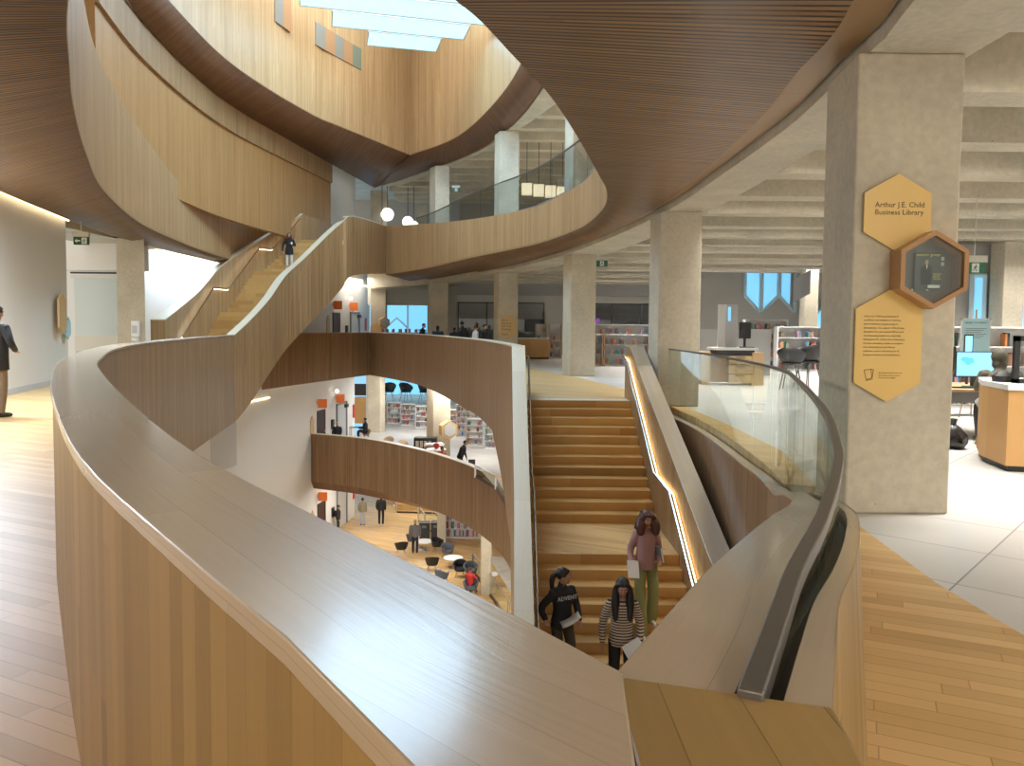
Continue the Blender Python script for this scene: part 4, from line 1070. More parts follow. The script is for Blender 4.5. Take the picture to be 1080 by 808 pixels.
# ================================================================ shelving and books
BOOKS = []
BC = {'red': (.45, .05, .04), 'black': (.03, .03, .03), 'orange': (.65, .25, .08), 'blue': (.10, .22, .45), 'pink': (.6, .28, .28), 'grey': (.25, .25, .27), 'brown': (.25, .12, .06), 'green': (.12, .3, .16)}
for k_c, v_c in BC.items(): flat('book_'+k_c, v_c, .5)
def bookcase(x, y, z, w, h, ns, lab, rz=0, end='shelf_wood', depth=.35, fill=.6, top=False, grp=None, where='', x0shelf=0, bsize=.24):
    t = thing('bookcase', lab, 'bookcase', (x, y, z), rz, grp)
    for s in (0, w-.05): MB().b2((s, -.02, 0), (s+.05, depth, h)).build('end_panel', end, t)
    MB().b2((.05, depth-.03, .0), (w-.05, depth, h)).build('back', 'white', t)
    MB().b2((.05, .0, .0), (w-.05, depth-.03, .08)).build('plinth', 'white', t)
    hs_ = (h-.1)/ns
    for i in range(ns+1):
        MB().b2((.05, 0, .06+hs_*i), (w-.05, depth-.03, .09+hs_*i)).build('shelf', 'white', t)
    M = Matrix.Translation((x, y, z)) @ Matrix.Rotation(rz, 4, 'Z')
    for i in range(ns+(1 if top else 0)):
        xx = .1
        while xx < w-.16:
            if random.random() < fill:
                for _ in range(random.randint(2, 4)):
                    tk = random.uniform(.03, .06); bh = bsize*random.uniform(.75, 1.0)
                    bh = min(bh, hs_-.05)
                    if xx+tk > w-.1: break
                    BOOKS.append((M @ Vector((xx+tk/2, .12, .09+hs_*i+.002)), tk, .17, bh, rz, random.choice(list(BC)), i, where, xx/w)); xx += tk+.003
            xx += random.uniform(.08, .3)
    return t
# this floor
bookcase(1.16, 38.6, 0, .62, 1.72, 4, 'narrow white bookcase with wooden ends, left of two by the orange counter', where='narrow left bookcase by the counter')
bookcase(1.82, 38.6, 0, .66, 1.72, 4, 'narrow white bookcase with wooden ends, beside the free-standing column', where='narrow bookcase by the free-standing column')
bookcase(3.3, 33.2, 0, 2.9, 1.72, 4, 'long white bookcase at the back between the two middle columns', where='long rear bookcase between the middle columns')
bookcase(3.72, 31.2, 0, 1.85, 1.3, 3, 'lower white bookcase with wooden end in front of the long one', where='lower front bookcase between the middle columns', fill=.5)
bookcase(3.35, 31.2, 0, .34, 1.3, 3, 'narrow shelf end unit touching the free-standing column', where='narrow end unit')
bookcase(9.75, 28.3, 0, 1.7, 1.68, 4, 'open white bookcase left of the massive column, behind the black chairs', end='white', where='open bookcase near the massive column', fill=.75, top=False)
bookcase(9.2, 30.4, 0, 1.7, 1.95, 5, 'taller white bookcase behind the open one near the massive column', end='white', where='tall rear bookcase near the massive column')
bookcase(8.4, 15.6, 0, 4.0, 1.68, 4, 'white magazine shelving at the right edge behind the blue poster', end='white', where='magazine shelving at the right edge', fill=.8, bsize=.3)
pt = tag(MB().b2((6.3, 26.0, .0), (8.75, 26.15, 1.55)).build('partition', 'light_grey'), 'low pale grey partition behind the reading desk', 'partition')
bookcase(-8.3, 48.4, 0, 3.0, 1.15, 2, 'low white shelf with mixed items below the blue window wall', end='white', where='low shelf below the blue window', top=True, fill=.9)
# lower floor rows seen through the arch
for i, x in enumerate((-9.15, -7.95, -6.75, -5.5, -4.3)):
    y = 56-1.15*i
    bookcase(x, y, FM, 1.05, 1.55, 4, 'lower floor bookcase end, %s of five left of the display box column' % ['first', 'second', 'third', 'fourth', 'fifth'][i], end='light_grey', where='lower floor left row, bookcase %d' % (i+1), fill=.85, depth=.4)
for i, x in enumerate((-2.75, -1.6, -.45)):
    y = 46-1.2*i
    bookcase(x, y, FM, 1.05, 1.6, 4, 'lower floor bookcase end, %s of three right of the display box column' % ['first', 'second', 'third'][i], end='light_grey', where='lower floor right row, bookcase %d' % (i+1), fill=.85, depth=.4)
bookcase(-3.6, 49.5, FM, 3.4, 2.1, 5, 'tall long bookcase behind the right row on the lower floor', end='light_grey', where='tall rear bookcase on the lower floor', fill=.9)
bookcase(-3.4, 53.5, FM, 5.0, 2.1, 5, 'farthest long bookcase on the lower floor', end='light_grey', where='farthest bookcase on the lower floor', fill=.7)

# ================================================================ furniture on this floor
dk = thing('reading_desk', 'wooden service desk with drawers beyond the glass, white top and dark opening', 'desk', (6.2, 21.9, 0))
MB().b2((-.88, -.35, .0), (-.62, .5, .92)).build('side_panel', 'desk_pale', dk); MB().b2((.55, -.35, .0), (.88, .5, .92)).build('side_panel', 'desk_pale', dk)
MB().b2((-.62, .0, .05), (-.1, .4, .78)).build('recess', 'desk_wood', dk)
for k in range(3):
    d_ = MB().b2((-.1, -.33, .06+.26*k), (.55, .35, .30+.26*k)).build('drawer', 'desk_pale', dk); MB().b2((.1, -.35, .25+.26*k), (.35, -.33, .27+.26*k)).build('handle', 'dark_grey', d_)
MB().b2((-.45, -.30, .84), (.62, .4, .98)).build('opening', 'black', dk); MB().b2((-.52, -.38, .98), (.7, .5, 1.05)).build('worktop', 'white', dk)
kp = thing('screen_divider', 'tall white double panel with blue glow standing on the service desk', 'divider', (6.15, 21.95, 1.052))
MB().b2((-.28, 0, 0), (-.06, .04, 1.22)).build('panel', 'white', kp); MB().b2((-.05, 0, 0), (.28, .04, 1.22)).build('panel', 'light_grey', kp); MB().b2((.0, -.012, .75), (.07, -.002, 1.15)).build('glow_strip', 'screen', kp)
mn = thing('monitor', 'black monitor on the service desk right of the white panel', 'monitor', (6.72, 22.2, 1.052)); MB().b2((-.17, 0, .25), (.17, .03, .72)).build('display', 'black', mn); MB().b2((-.03, 0, 0), (.03, .04, .3)).build('stand', 'black', mn); MB().b2((-.1, -.06, 0), (.1, .1, .015)).build('foot', 'black', mn)
kb = tag(MB().b2((6.45, 21.7, 1.052), (6.85, 21.85, 1.075)).build('keyboard', 'black'), 'dark keyboard on the white top of the service desk', 'keyboard')

def shell_chair(name, lab, cat, loc, rz, seat, legm, hgt=.45, grp=None, wooden=True, s=1.0):
    t = thing(name, lab, cat, loc, rz, grp)
    m = MB(); nr, na = 7, 14
    vs = []
    for i in range(nr):           # shell: cupped seat and back
        v = i/(nr-1)
        for k in range(na+1):
            a = -2.3+4.6*k/na
            r = (.12+.16*v)*s
            rise = v*v*(.10+.26*(math.cos(a/2.0))**2)*s
            vs.append((r*math.sin(a)*1.05, r*math.cos(a), hgt+rise))
    fs = [(i*(na+1)+k, i*(na+1)+k+1, (i+1)*(na+1)+k+1, (i+1)*(na+1)+k) for i in range(nr-1) for k in range(na)]
    fs.append(list(range(na+1)))
    m.add(vs, fs); o = m.build('shell', seat, t, smooth=True); sd_ = o.modifiers.new('s', 'SOLIDIFY'); sd_.thickness = .03*s
    MB().lathe([(.02, hgt-.02), (.2*s, hgt-.02), (.22*s, hgt+.035), (.02, hgt+.05)]).build('seat', seat, t, smooth=True)
    for a in (45, 135, 225, 315):
        x, y = math.cos(R(a)), math.sin(R(a))
        MB().tube([(x*.27*s, y*.27*s, 0), (x*.15*s, y*.15*s, hgt-.01)], [.012, .018], 6).build('leg', legm, t)
    return t
c1 = shell_chair('lounge_chair', 'black shell chair on thin legs left of the massive column', 'chair', (7.35, 20.2, 0), R(150), 'black', 'dark_grey', .66, s=1.25)
c2 = shell_chair('lounge_chair', 'black shell chair half hidden by the massive column edge', 'chair', (7.95, 20.6, 0), R(200), 'black', 'dark_grey', .70, s=1.35)
# hexagonal desk on the right
hx = thing('service_counter', 'faceted wooden service counter with white top at the right edge', 'counter', (6.3, 9.2, 0))
hp = [(5.76, 9.38), (5.60, 8.63), (6.55, 8.40), (7.3, 9.0), (7.0, 9.9), (6.1, 10.0)]
rel = [(p[0]-6.3, p[1]-9.2) for p in hp]
MB().prism(rel, .07, .93).build('cabinet', 'desk_wood', hx); MB().prism([(a*1.02, b_*1.02) for a, b_ in rel], .93, .99).build('worktop', 'white', hx); MB().prism([(a*.93, b_*.93) for a, b_ in rel], 0, .07).build('plinth', 'black', hx)
bm_ = thing('monitor', 'black framed screen seen from behind on the service counter', 'monitor', (6.05, 8.9, .99))
f = MB(); f.b2((-.22, 0, .0), (-.16, .05, .55)); f.b2((-.22, 0, .49), (.5, .05, .55)); f.b2((.44, 0, 0), (.5, .05, .55)); f.b2((-.22, .0, 0), (.5, .05, .05)); f.build('frame', 'black', bm_); MB().b2((-.16, .02, .05), (.44, .03, .49)).build('pane', 'glass_dim', bm_)
tag(MB().lathe([(.03, 0), (.11, 0), (.12, .07), (.07, .12), (.02, .13)], n=16).build('phone_base', 'black', smooth=True, loc=(5.86, 9.15, .99)), 'low round black object at the left end of the service counter', 'device')
# computer table
tb = thing('computer_table', 'light wood computer table with white frame beside the massive column', 'table', (6.6, 11.5, 0))
MB().b2((-1.2, -.35, .70), (.9, 1.15, .74)).build('tabletop', 'desk_pale', tb); MB().b2((-1.15, .1, .5), (.85, .14, .70)).build('cable_tray', 'mid_grey', tb)
for x in (-.85, .8):
    for y in (-.3, .32): MB().tube([(x, y, 0), (x*.97, y*.9, .70)], .025, 6).build('leg', 'door_brown', tb)
MB().b2((-.9, .2, .28), (.85, .24, .32)).build('crossbar', 'white', tb)
mn = thing('monitor', 'monitor with bright blue map screen on the computer table', 'monitor', (7.02, 11.62, .74))
MB().b2((-.30, 0, .15), (.30, .03, .54)).build('bezel', 'black', mn); MB().b2((-.285, -.006, .17), (.285, -.001, .525)).build('screen', 'screen', mn)
MB().prism([(-.24, .42), (-.2, .46), (-.05, .44), (-.02, .38), (-.12, .33), (-.18, .38)], .0, .002, Matrix(((1, 0, 0, 0), (0, 0, -1, -.007), (0, 1, 0, 0), (0, 0, 0, 1)))).build('map_shape', 'screen_map', mn)
MB().b2((-.04, .02, 0), (.04, .06, .2)).build('stand', 'black', mn); MB().b2((-.14, -.08, 0), (.14, .1, .015)).build('foot', 'black', mn)
mn = thing('monitor', 'black monitor back edge above the blue map screen', 'monitor', (6.95, 12.4, .74)); MB().b2((-.33, 0, .18), (.22, .03, .60)).build('bezel', 'black', mn); MB().b2((-.04, .02, 0), (.04, .06, .2)).build('stand', 'black', mn)
tag(MB().b2((6.5, 11.3, .742), (6.85, 11.42, .765)).build('keyboard', 'black'), 'black keyboard on the computer table below the blue screen', 'keyboard')
ph = thing('tablet', 'small upright blue tablet on a stand in front of the poster', 'tablet', (7.25, 12.2, .74)); MB().b2((-.07, 0, .5), (.07, .015, .79)).build('case', 'black', ph); MB().b2((-.055, -.004, .52), (.055, 0, .77)).build('screen', 'screen', ph); MB().b2((-.02, .015, 0), (.02, .03, .6)).build('stand', 'black', ph)
po = thing('poster', 'pale blue poster board reading READY TO PRINT on a wooden easel', 'poster', (8.5, 14.1, 0))
MB().b2((-.25, 0, 1.20), (.25, .02, 1.80)).build('board', 'light_blue', po); text('lettering', 'READY TO PRINT?', .050, 'brown_ink', po, Matrix.Translation((0, -.002, 1.72)) @ XZ, .0005, 'CENTER')
fr_ = MB()
for a in ((-.27, -.25), (.25, .27)): fr_.b2((a[0], -.005, 1.18), (a[1], .025, 1.82))
fr_.b2((-.27, -.005, 1.80), (.27, .025, 1.82)); fr_.build('frame', 'white', po)
for k in range(6): MB().b2((-.19, -.003, 1.63-.035*k), (.19-.05*(k % 3), -.001, 1.637-.035*k)).build('text_line', 'brown_ink', po)
MB().tube([(0, .05, 0), (.02, .04, 1.98)], .018, 6).build('easel_leg', 'shelf_wood', po); MB().tube([(-.28, -.05, 0), (0, .03, 1.2)], .015, 6).build('easel_leg', 'shelf_wood', po); MB().tube([(.28, -.05, 0), (0, .03, 1.2)], .015, 6).build('easel_leg', 'shelf_wood', po)
wc = shell_chair('shell_chair', 'white shell chair with wooden legs under the hooded person', 'chair', (6.72, 10.55, 0), R(180), 'white', 'desk_pale', .44)
bg_ = MB(); rr = random.Random(3)
prof = [(.02, 0), (.14, .01), (.19, .08), (.17, .18), (.10, .28), (.04, .33), (.06, .40)]
bg_.lathe(prof, n=18)
bg_.v = [(x*(1+.12*math.sin(5*math.atan2(y, x)+z*20)), y*(1+.12*math.cos(4*math.atan2(y, x))), z) for x, y, z in bg_.v]
tag(bg_.build('plastic_bag', 'bag_black', smooth=True, angle=60, loc=(5.98, 10.35, 0)), 'knotted black plastic bag on the floor beside the massive column', 'bag')
# right edge background
struct(MB().b2((11.0, 21.0, 0), (34, 21.3, 3.93)).build('wall_back_far_right', 'grey_wall'))
hexwin('window_6', facing(12.45, 20.9, 0), [(0, 1.2), (0, 3.1), (.35, 3.1), (.35, 1.2)], 'narrow blue window strip between massive column and pale wall')
hexwin('window_7', facing(13.75, 20.9, 0), [(.3, 1.2), (0, 1.7), (0, 3.3), (1.4, 3.3), (1.4, 1.2)], 'blue window at the right edge of the photo')
column([(12.85, 20.2), (13.4, 20.2), (13.4, 20.8), (12.85, 20.8)], 0, 3.93, 'pale column behind the exit sign at the right edge')

# ================================================================ people
def V(*a): return Vector(a)
def limb(mb, pts, rad, n=12, k=4, flat=1, ends=(1, 1)):
    """tapered limb through joints, with rounded joints"""
    q = smooth_line([(*p, r) for p, r in zip(pts, rad)], k) if len(pts) > 2 else [(*p, r) for p, r in zip(pts, rad)]
    mb.tube([p[:3] for p in q], [max(.003, p[3]) for p in q], n, flat=flat)
    for p, r, e_ in ((pts[0], rad[0], ends[0]), (pts[-1], rad[-1], ends[1])):
        if e_: mb.ball(p, r*.99, 10)
def fuse(mb, name, mat, parent, vox, sm=3):
    o = mb.build(name, mat, parent, smooth=False)
    r = o.modifiers.new('remesh', 'REMESH'); r.mode = 'VOXEL'; r.voxel_size = vox; r.use_smooth_shade = True
    s = o.modifiers.new('smooth', 'SMOOTH'); s.factor = .5; s.iterations = sm
    return o
def hand(mb, wrist, direction, palm_n, s=1.0, curl=.5, side=1):
    """palm and five separate bent fingers"""
    d = Vector(direction).normalized(); nrm = Vector(palm_n).normalized(); nrm = (nrm-d*nrm.dot(d)).normalized(); sd = d.cross(nrm).normalized()*side
    w = Vector(wrist)
    M = Matrix((( sd.x, nrm.x, d.x, 0), (sd.y, nrm.y, d.y, 0), (sd.z, nrm.z, d.z, 0), (0, 0, 0, 1)))
    mb.ball(w+d*.045*s, (.038*s, .016*s, .052*s), 12, M.to_3x3().to_4x4())
    for k, ln in enumerate((.068, .078, .072, .056)):
        b0 = w+d*.085*s+sd*(.027-.018*k)*s
        a = curl*(.8+.1*k); p = [b0]; dirn = d.copy()
        for j, f_ in enumerate((.45, .32, .25)):
            dirn = (dirn*math.cos(a*.75)+nrm*math.sin(a*.75)).normalized()
            p.append(p[-1]+dirn*ln*f_*s)
            t2 = dirn.cross(sd).normalized(); 
        limb(mb, [tuple(x) for x in p], [.0088*s, .0082*s, .0076*s, .0062*s], 8, 2)
    t0 = w+d*.025*s+sd*.030*s
    limb(mb, [tuple(t0), tuple(t0+(sd*.8+d*.5+nrm*.3).normalized()*.032*s), tuple(t0+(sd*.45+d*.9+nrm*.6).normalized()*.062*s)], [.012*s, .0105*s, .008*s], 8, 2)

def person(lab, loc, rz, H=1.7, skin='skin_light', hair='hair_black', hair_len=.0, top='cloth_black', pants='cloth_navy', shoes='leather', fem=False, vox=.012,
           legs=None, arms=None, lean=0.0, head_turn=0.0, head_tilt=.0, coat=0.0, wide=1.0, hood=False, hair_style=None, top_collar=True, wide_leg=False, backpack=None, cap=None, hipz=.93):
    """faces local -Y; joints in metres for a 1.75 m figure, scaled to H"""
    root = thing('person', lab, 'person', loc, rz)
    s = H/1.75
    hs_c = 1.1*s
    def S(p): return (p[0]*s, p[1]*s, p[2]*s)
    hw = .095 if not fem else .10
    sh = (.178 if not fem else .152)*wide
    if legs is None: legs = {-1: [(-hw, 0, hipz), (-hw-.01, -.02, .49), (-hw-.01, .02, .085)], 1: [(hw, 0, hipz), (hw+.01, -.02, .49), (hw+.01, .02, .085)]}
    sin_, cos_ = math.sin(lean), math.cos(lean)
    def up(x, y, h):     # torso point h above hip, leaning forward
        return (x, y*cos_-h*sin_+legs[-1][0][1], legs[-1][0][2]+h*cos_+y*sin_*-1)
    neckp = up(0, .0, .56); shl = {k: up(k*sh, 0, .49) for k in (-1, 1)}
    hc = up(0, -.035, .72)
    if arms is None: arms = {k: [shl[k], (shl[k][0]+k*.045, shl[k][1]+.03, shl[k][2]-.29), (shl[k][0]+k*.03, shl[k][1]-.06, shl[k][2]-.53)] for k in (-1, 1)}
    else: arms = {k: [shl[k]]+list(arms[k]) for k in (-1, 1)}
    # ---- skin: one continuous body
    m = MB()
    limb(m, [S(up(0, 0, 0)), S(up(0, -.01, .2)), S(up(0, 0, .42)), S(neckp)], [.11*s*wide, .10*s*wide, .12*s*wide, .06*s], flat=.75)
    limb(m, [S(up(0, .01, .52)), S(up(0, -.015, .64))], [.052*s, .047*s])
    for k in (-1, 1):
        limb(m, [S(p) for p in legs[k]], [.075*s, .05*s, .036*s]); f0 = legs[k][2]
        limb(m, [S((f0[0], f0[1]+.02, f0[2]-.035)), S((f0[0]+k*.01, f0[1]-.13, f0[2]-.05))], [.035*s, .025*s])
        a = arms[k]; limb(m, [S(p) for p in a], [.045*s, .036*s, .025*s])
        d = Vector(a[2])-Vector(a[1]); d.normalize()
        hand(m, Vector(S(a[2])), d, (-k*.8, -.5, .1) if abs(d.z) > .6 else (0, 0, 1 if d.z < .3 else 1), s, .55, 1 if k > 0 else -1)
    RM = Matrix.Rotation(head_turn, 4, 'Z') @ Matrix.Rotation(head_tilt, 4, 'X')
    HC = Vector(S(hc))
    def hp_(x, y, z): return HC+RM @ Vector((x*hs_c, y*hs_c, z*hs_c))
    m.ball(HC, (.073*hs_c, .092*hs_c, .092*hs_c), 20, RM)                      # skull
    m.ball(hp_(0, -.022, -.045), (.056*hs_c, .066*hs_c, .07*hs_c), 18, RM)         # jaw
    m.ball(hp_(0, -.075, -.092), (.022*s, .018*s, .018*s), 10, RM)        # chin
    limb(m, [tuple(hp_(0, -.09, .012)), tuple(hp_(0, -.108, -.022))], [.009*s, .014*s], 8)
    for k in (-1, 1):
        m.ball(hp_(k*.011, -.097, -.026), (.009*s,)*3, 8)
        m.ball(hp_(k*.073, .0, -.015), (.009*s, .02*s, .03*s), 10, RM)
        m.ball(hp_(k*.033, -.072, -.03), (.02*s, .018*s, .018*s), 8, RM)
        m.ball(hp_(k*.03, -.083, .028), (.022*s, .010*s, .008*s), 8, RM)
    body = fuse(m, 'body', skin, root, vox*.75, 2)
    if vox <= .013:
        for k in (-1, 1):
            e = MB().ball(hp_(k*.031, -.084, .006), (.0115*s, .008*s, .0085*s), 10, RM).build('eye', 'eye_white', body, smooth=True)
            MB().ball(hp_(k*.031, -.0915, .005), (.0055*s, .003*s, .0055*s), 8, RM).build('pupil', 'black', body, smooth=True)
            MB().tube([hp_(k*.012, -.093, .026), hp_(k*.032, -.096, .033), hp_(k*.052, -.082, .026)], .0035*s, 5).build('eyebrow', hair, body)
        MB().tube([hp_(-.024, -.089, -.062), hp_(-.01, -.099, -.060), hp_(0, -.100, -.063), hp_(.01, -.099, -.060), hp_(.024, -.089, -.062)], [.002*s, .006*s, .0055*s, .006*s, .002*s], 6, flat=1).build('lips', 'lips', body, smooth=True)
    # ---- clothes
    m = MB()
    wv = .135*wide if not fem else .118
    limb(m, [S(up(0, 0, -.07-coat)), S(up(0, 0, .02)), S(up(0, -.01, .2)), S(up(0, -.01, .36)), S(up(0, .0, .465)), S(up(0, .005, .525)), S(up(0, .005, .565))], [(.165*wide if coat else .158*wide)*s, .162*s*wide, (wv+.028)*s, (.165 if not fem else .150)*s*wide, .155*s*wide, .105*s, .06*s], flat=.80, n=18, ends=(0, 1))
    for k in (-1, 1):
        a = arms[k]; p2 = Vector(a[2])-(Vector(a[2])-Vector(a[1])).normalized()*.015
        m.ball(S((a[0][0], a[0][1], a[0][2]-.01)), .060*s, 12)
        limb(m, [S((a[0][0]*.8, a[0][1], a[0][2]-.005)), S((a[0][0]*1.02, a[0][1], a[0][2]-.05)), S(a[1]), S(tuple(p2))], [.062*s, .066*s, .056*s, .043*s])
    if top_collar: limb(m, [S(up(0, .012, .55)), S(up(0, .0, .59))], [.066*s, .060*s])
    if hood:
        m.ball(hp_(0, .02, .0), (.105*s, .118*s, .125*s), 16, RM); m.ball(hp_(0, .03, -.10), (.10*s, .10*s, .08*s), 14, RM)
    else:
        pass
    fuse(m, 'top', top, root, vox, 4)
    m = MB()
    limb(m, [S(up(0, 0, .04)), S(up(0, 0, -.06))], [.128*s*wide, .13*s*wide], flat=.72, ends=(0, 0))
    for k in (-1, 1):
        l = legs[k]; an = (l[2][0], l[2][1], l[2][2]-.0)
        rr_ = [.090*s, .072*s, .056*s] if not wide_leg else [.092*s, .088*s, .092*s]
        limb(m, [S(l[0]), S(l[1]), S(an)], rr_)
        m.ball(S((l[0][0]*.85, l[0][1]+.025, l[0][2]-.03)), .092*s, 12)
    fuse(m, 'trousers', pants, root, vox, 3)
    for k in (-1, 1):
        f0 = legs[k][2]; m = MB()
        limb(m, [S((f0[0], f0[1]+.035, f0[2]-.035)), S((f0[0], f0[1]-.06, f0[2]-.042)), S((f0[0]+k*.01, f0[1]-.165, f0[2]-.055))], [.045*s, .042*s, .030*s])
        limb(m, [S((f0[0], f0[1]+.0, f0[2]+.02)), S((f0[0], f0[1]+.01, f0[2]-.03))], [.042*s, .045*s])
        fuse(m, 'shoe', shoes, root, vox*.8, 2)
    # ---- hair
    if not hood and hair_style != 'bald':
        m = MB()
        m.ball(hp_(0, .018, .022), (.086*hs_c, .094*hs_c, .090*hs_c), 18, RM)
        m.ball(hp_(0, -.035, .062), (.062*s, .05*s, .035*s), 14, RM)
        if hair_len:
            RZ_ = Matrix.Rotation(head_turn, 4, 'Z')
            def hang(x, y, z): return HC+RZ_ @ Vector((x*hs_c, y*hs_c, z*hs_c))
            cu_ = hair_style == 'curly'
            for k in (-1, 1):
                limb(m, [tuple(hp_(k*.055, -.035, .05)), tuple(hp_(k*.080, -.02, -.02)), tuple(hang(k*(.105 if cu_ else .088), -.055, -hair_len*.55)), tuple(hang(k*(.11 if cu_ else .085), -.085, -hair_len))], [(.045 if cu_ else .030)*s, (.068 if cu_ else .042)*s, (.078 if cu_ else .056)*s, (.060 if cu_ else .034)*s])
            limb(m, [tuple(hp_(0, .05, .03)), tuple(hp_(0, .07, -.06)), tuple(hang(0, .075, -hair_len))], [.078*s, .085*s, .06*s])
        if hair_style == 'curly':
            rg = random.Random(5)
            for i in range(110):
                a = rg.uniform(-2.35, 2.35); z_ = rg.uniform(-hair_len, .075); rr_ = .082+.055*min(1, max(0, (.05-z_)*5))
                m.ball(hp_(math.sin(a)*rr_*1.02, math.cos(a)*rr_*.8+.02, z_), rg.uniform(.022, .034)*s, 8)
        if hair_style == 'ponytail':
            limb(m, [tuple(hp_(0, .08, .02)), tuple(hp_(0, .13, -.02)), tuple(hp_(0, .15, -.12)), tuple(hp_(0, .13, -.26))], [.03*s, .04*s, .04*s, .02*s])
        fuse(m, 'hair', hair, root, vox*.8, 2)
    if backpack:
        m = MB(); m.ball(S(up(0, .16, .30)), (.14*s, .085*s, .21*s), 14); m.ball(S(up(0, .22, .2)), (.10*s, .05*s, .10*s), 12)
        bp_ = fuse(m, 'backpack', backpack, root, vox, 3)
    return root, S, up, hp_

# --- three people on the down stair
DS = lambda k: -1.86-RIS*k           # tread height k steps below the landing
# woman in pink
lg = {-1: [(-.095, -.01, .93), (-.10, -.06, .50), (-.095, -.10, .085)], 1: [(.095, 0, .93), (.105, -.10, .53), (.10, -.02, .255)]}
lg = {-1: [(-.095, -.01, .93), (-.105, -.13, .47), (-.10, -.22, -.07)], 1: [(.095, 0, .93), (.11, -.08, .52), (.105, -.02, .085)]}
r_, S, up, hp = person('young woman with curly brown hair, pink jumper and green trousers descending the stair', (1.86, 10.42, DS(4)), R(6), 1.56, 'skin_mid', 'hair_brown', .17, 'cloth_pink', 'cloth_sage', 'cloth_white', True, .010,
    legs=lg, arms={-1: [(-.225, .05, 1.14), (-.24, -.15, .96)], 1: [(.225, .06, 1.14), (.185, -.13, 1.02)]}, head_tilt=-.0+R(16), hair_style='curly', top_collar=False, wide_leg=True)
t = tag(MB().box((0, 0, 0), (.16, .235, .012), mat=Matrix.Rotation(R(60), 4, 'X') @ Matrix.Rotation(R(14), 4, 'Y')).build('paper_sheet', 'white', loc=(1.655, 10.17, DS(4)+.83)), 'white sheet of paper in the lowered hand of the woman in pink', 'paper')
t = thing('notebook', 'grey notebook held against the side of the woman in pink', 'notebook', (2.035, 10.345, DS(4)+.985), R(25))
MB().box((0, 0, 0), (.028, .14, .22), mat=Matrix.Rotation(R(-12), 4, 'Y')).build('cover', 'mid_grey', t); MB().box((.0, -.003, .0), (.02, .14, .212), mat=Matrix.Rotation(R(-12), 4, 'Y')).build('pages', 'white', t)
# striped jumper
lg = {-1: [(-.09, 0, .93), (-.10, -.10, .50), (-.10, -.06, .085)], 1: [(.09, 0, .93), (.105, -.03, .50), (.10, .05, .25)]}
lg = {-1: [(-.09, 0, .93), (-.10, -.06, .50), (-.10, .0, .085)], 1: [(.09, 0, .93), (.105, -.15, .47), (.10, -.22, -.07)]}
r_, S, up, hp = person('young woman with long straight black hair and striped jumper, looking down, on the stair', (1.38, 9.27, DS(8)), R(-4), 1.62, 'skin_mid', 'hair_black', .36, 'cloth_striped', 'cloth_black', 'leather', True, .010,
    legs=lg, arms={-1: [(-.245, .05, 1.14), (-.255, -.03, .90)], 1: [(.245, .04, 1.14), (.23, -.12, .93)]}, head_tilt=R(20), top_collar=False, wide=1.08)
t = tag(MB().box((0, 0, 0), (.24, .004, .20), mat=Matrix.Rotation(R(-32), 4, 'Y') @ Matrix.Rotation(R(-20), 4, 'X')).build('paper_sheet', 'white', loc=(1.50, 9.04, DS(8)+.83)), 'white sheet of paper hanging from the hand of the woman in stripes', 'paper')
# black hoodie, looking back to her left
lg = {-1: [(-.09, 0, .93), (-.10, -.06, .50), (-.10, .0, .085)], 1: [(.09, 0, .93), (.105, -.13, .48), (.10, -.20, -.05)]}
r_, S, up, hp = person('young woman in black sweatshirt with tied black hair, head turned, hand on the left handrail', (.66, 9.55, DS(7)), R(28), 1.50, 'skin_mid', 'hair_black', 0, 'cloth_black', 'cloth_olive', 'leather', True, .010,
    legs=lg, arms={-1: [(-.29, .10, 1.17), (-.33, -.09, 1.06)], 1: [(.26, .0, 1.14), (.15, -.24, 1.02)]}, head_turn=R(48), head_tilt=R(5), hair_style='ponytail', top_collar=True, wide=1.1)
text('lettering', 'ADVENT', .075, 'light_grey', r_, Matrix.Translation((0, -.128, 1.13)) @ XZ, .004, 'CENTER')
pp = MB(); pp.loft([(-.13+.05*i, 0, .012*i*i*.25) for i in range(6)], [(-.13+.05*i, .19, .012*i*i*.25+.01) for i in range(6)])
o = pp.build('paper_sheet', 'white', smooth=True, loc=(.78, 9.26, DS(7)+.875)); sd_ = o.modifiers.new('s', 'SOLIDIFY'); sd_.thickness = .003; o.rotation_euler = (0, R(-12), R(8))
tag(o, 'curling white sheet of paper in front of the woman in black sweatshirt', 'paper')
# --- person on the rising stair
r_, S, up, hp = person('person in black coat and white trousers on the rising stair holding a cup', (-10.42, 36.0, 4.15), R(10), 1.68, 'skin_mid', 'hair_brown', .16, 'cloth_black', 'cloth_white', 'cloth_white', True, .02, coat=.16, wide=1.2,
    arms={-1: [(-.30, .05, 1.14), (-.30, -.05, .88)], 1: [(.27, .0, 1.16), (.13, -.22, 1.2)]})
tag(MB().lathe([(.03, 0), (.04, .11)], n=12).build('paper_cup', 'white', smooth=True, loc=(-10.24, 35.76, 5.28)), 'white paper cup held by the person in black coat on the rising stair', 'cup')
# --- man at the left edge
person('person in black jacket and tan trousers at the left edge, back turned', (-8.62, 12.8, 0), R(165), 1.86, 'skin_mid', 'hair_black', 0, 'cloth_black', 'cloth_tan', 'leather', False, .014, wide=1.25, coat=.12,
       arms={-1: [(-.33, .02, 1.18), (-.20, -.18, 1.05)], 1: [(.33, .02, 1.18), (.20, -.18, 1.05)]}, head_tilt=R(12))
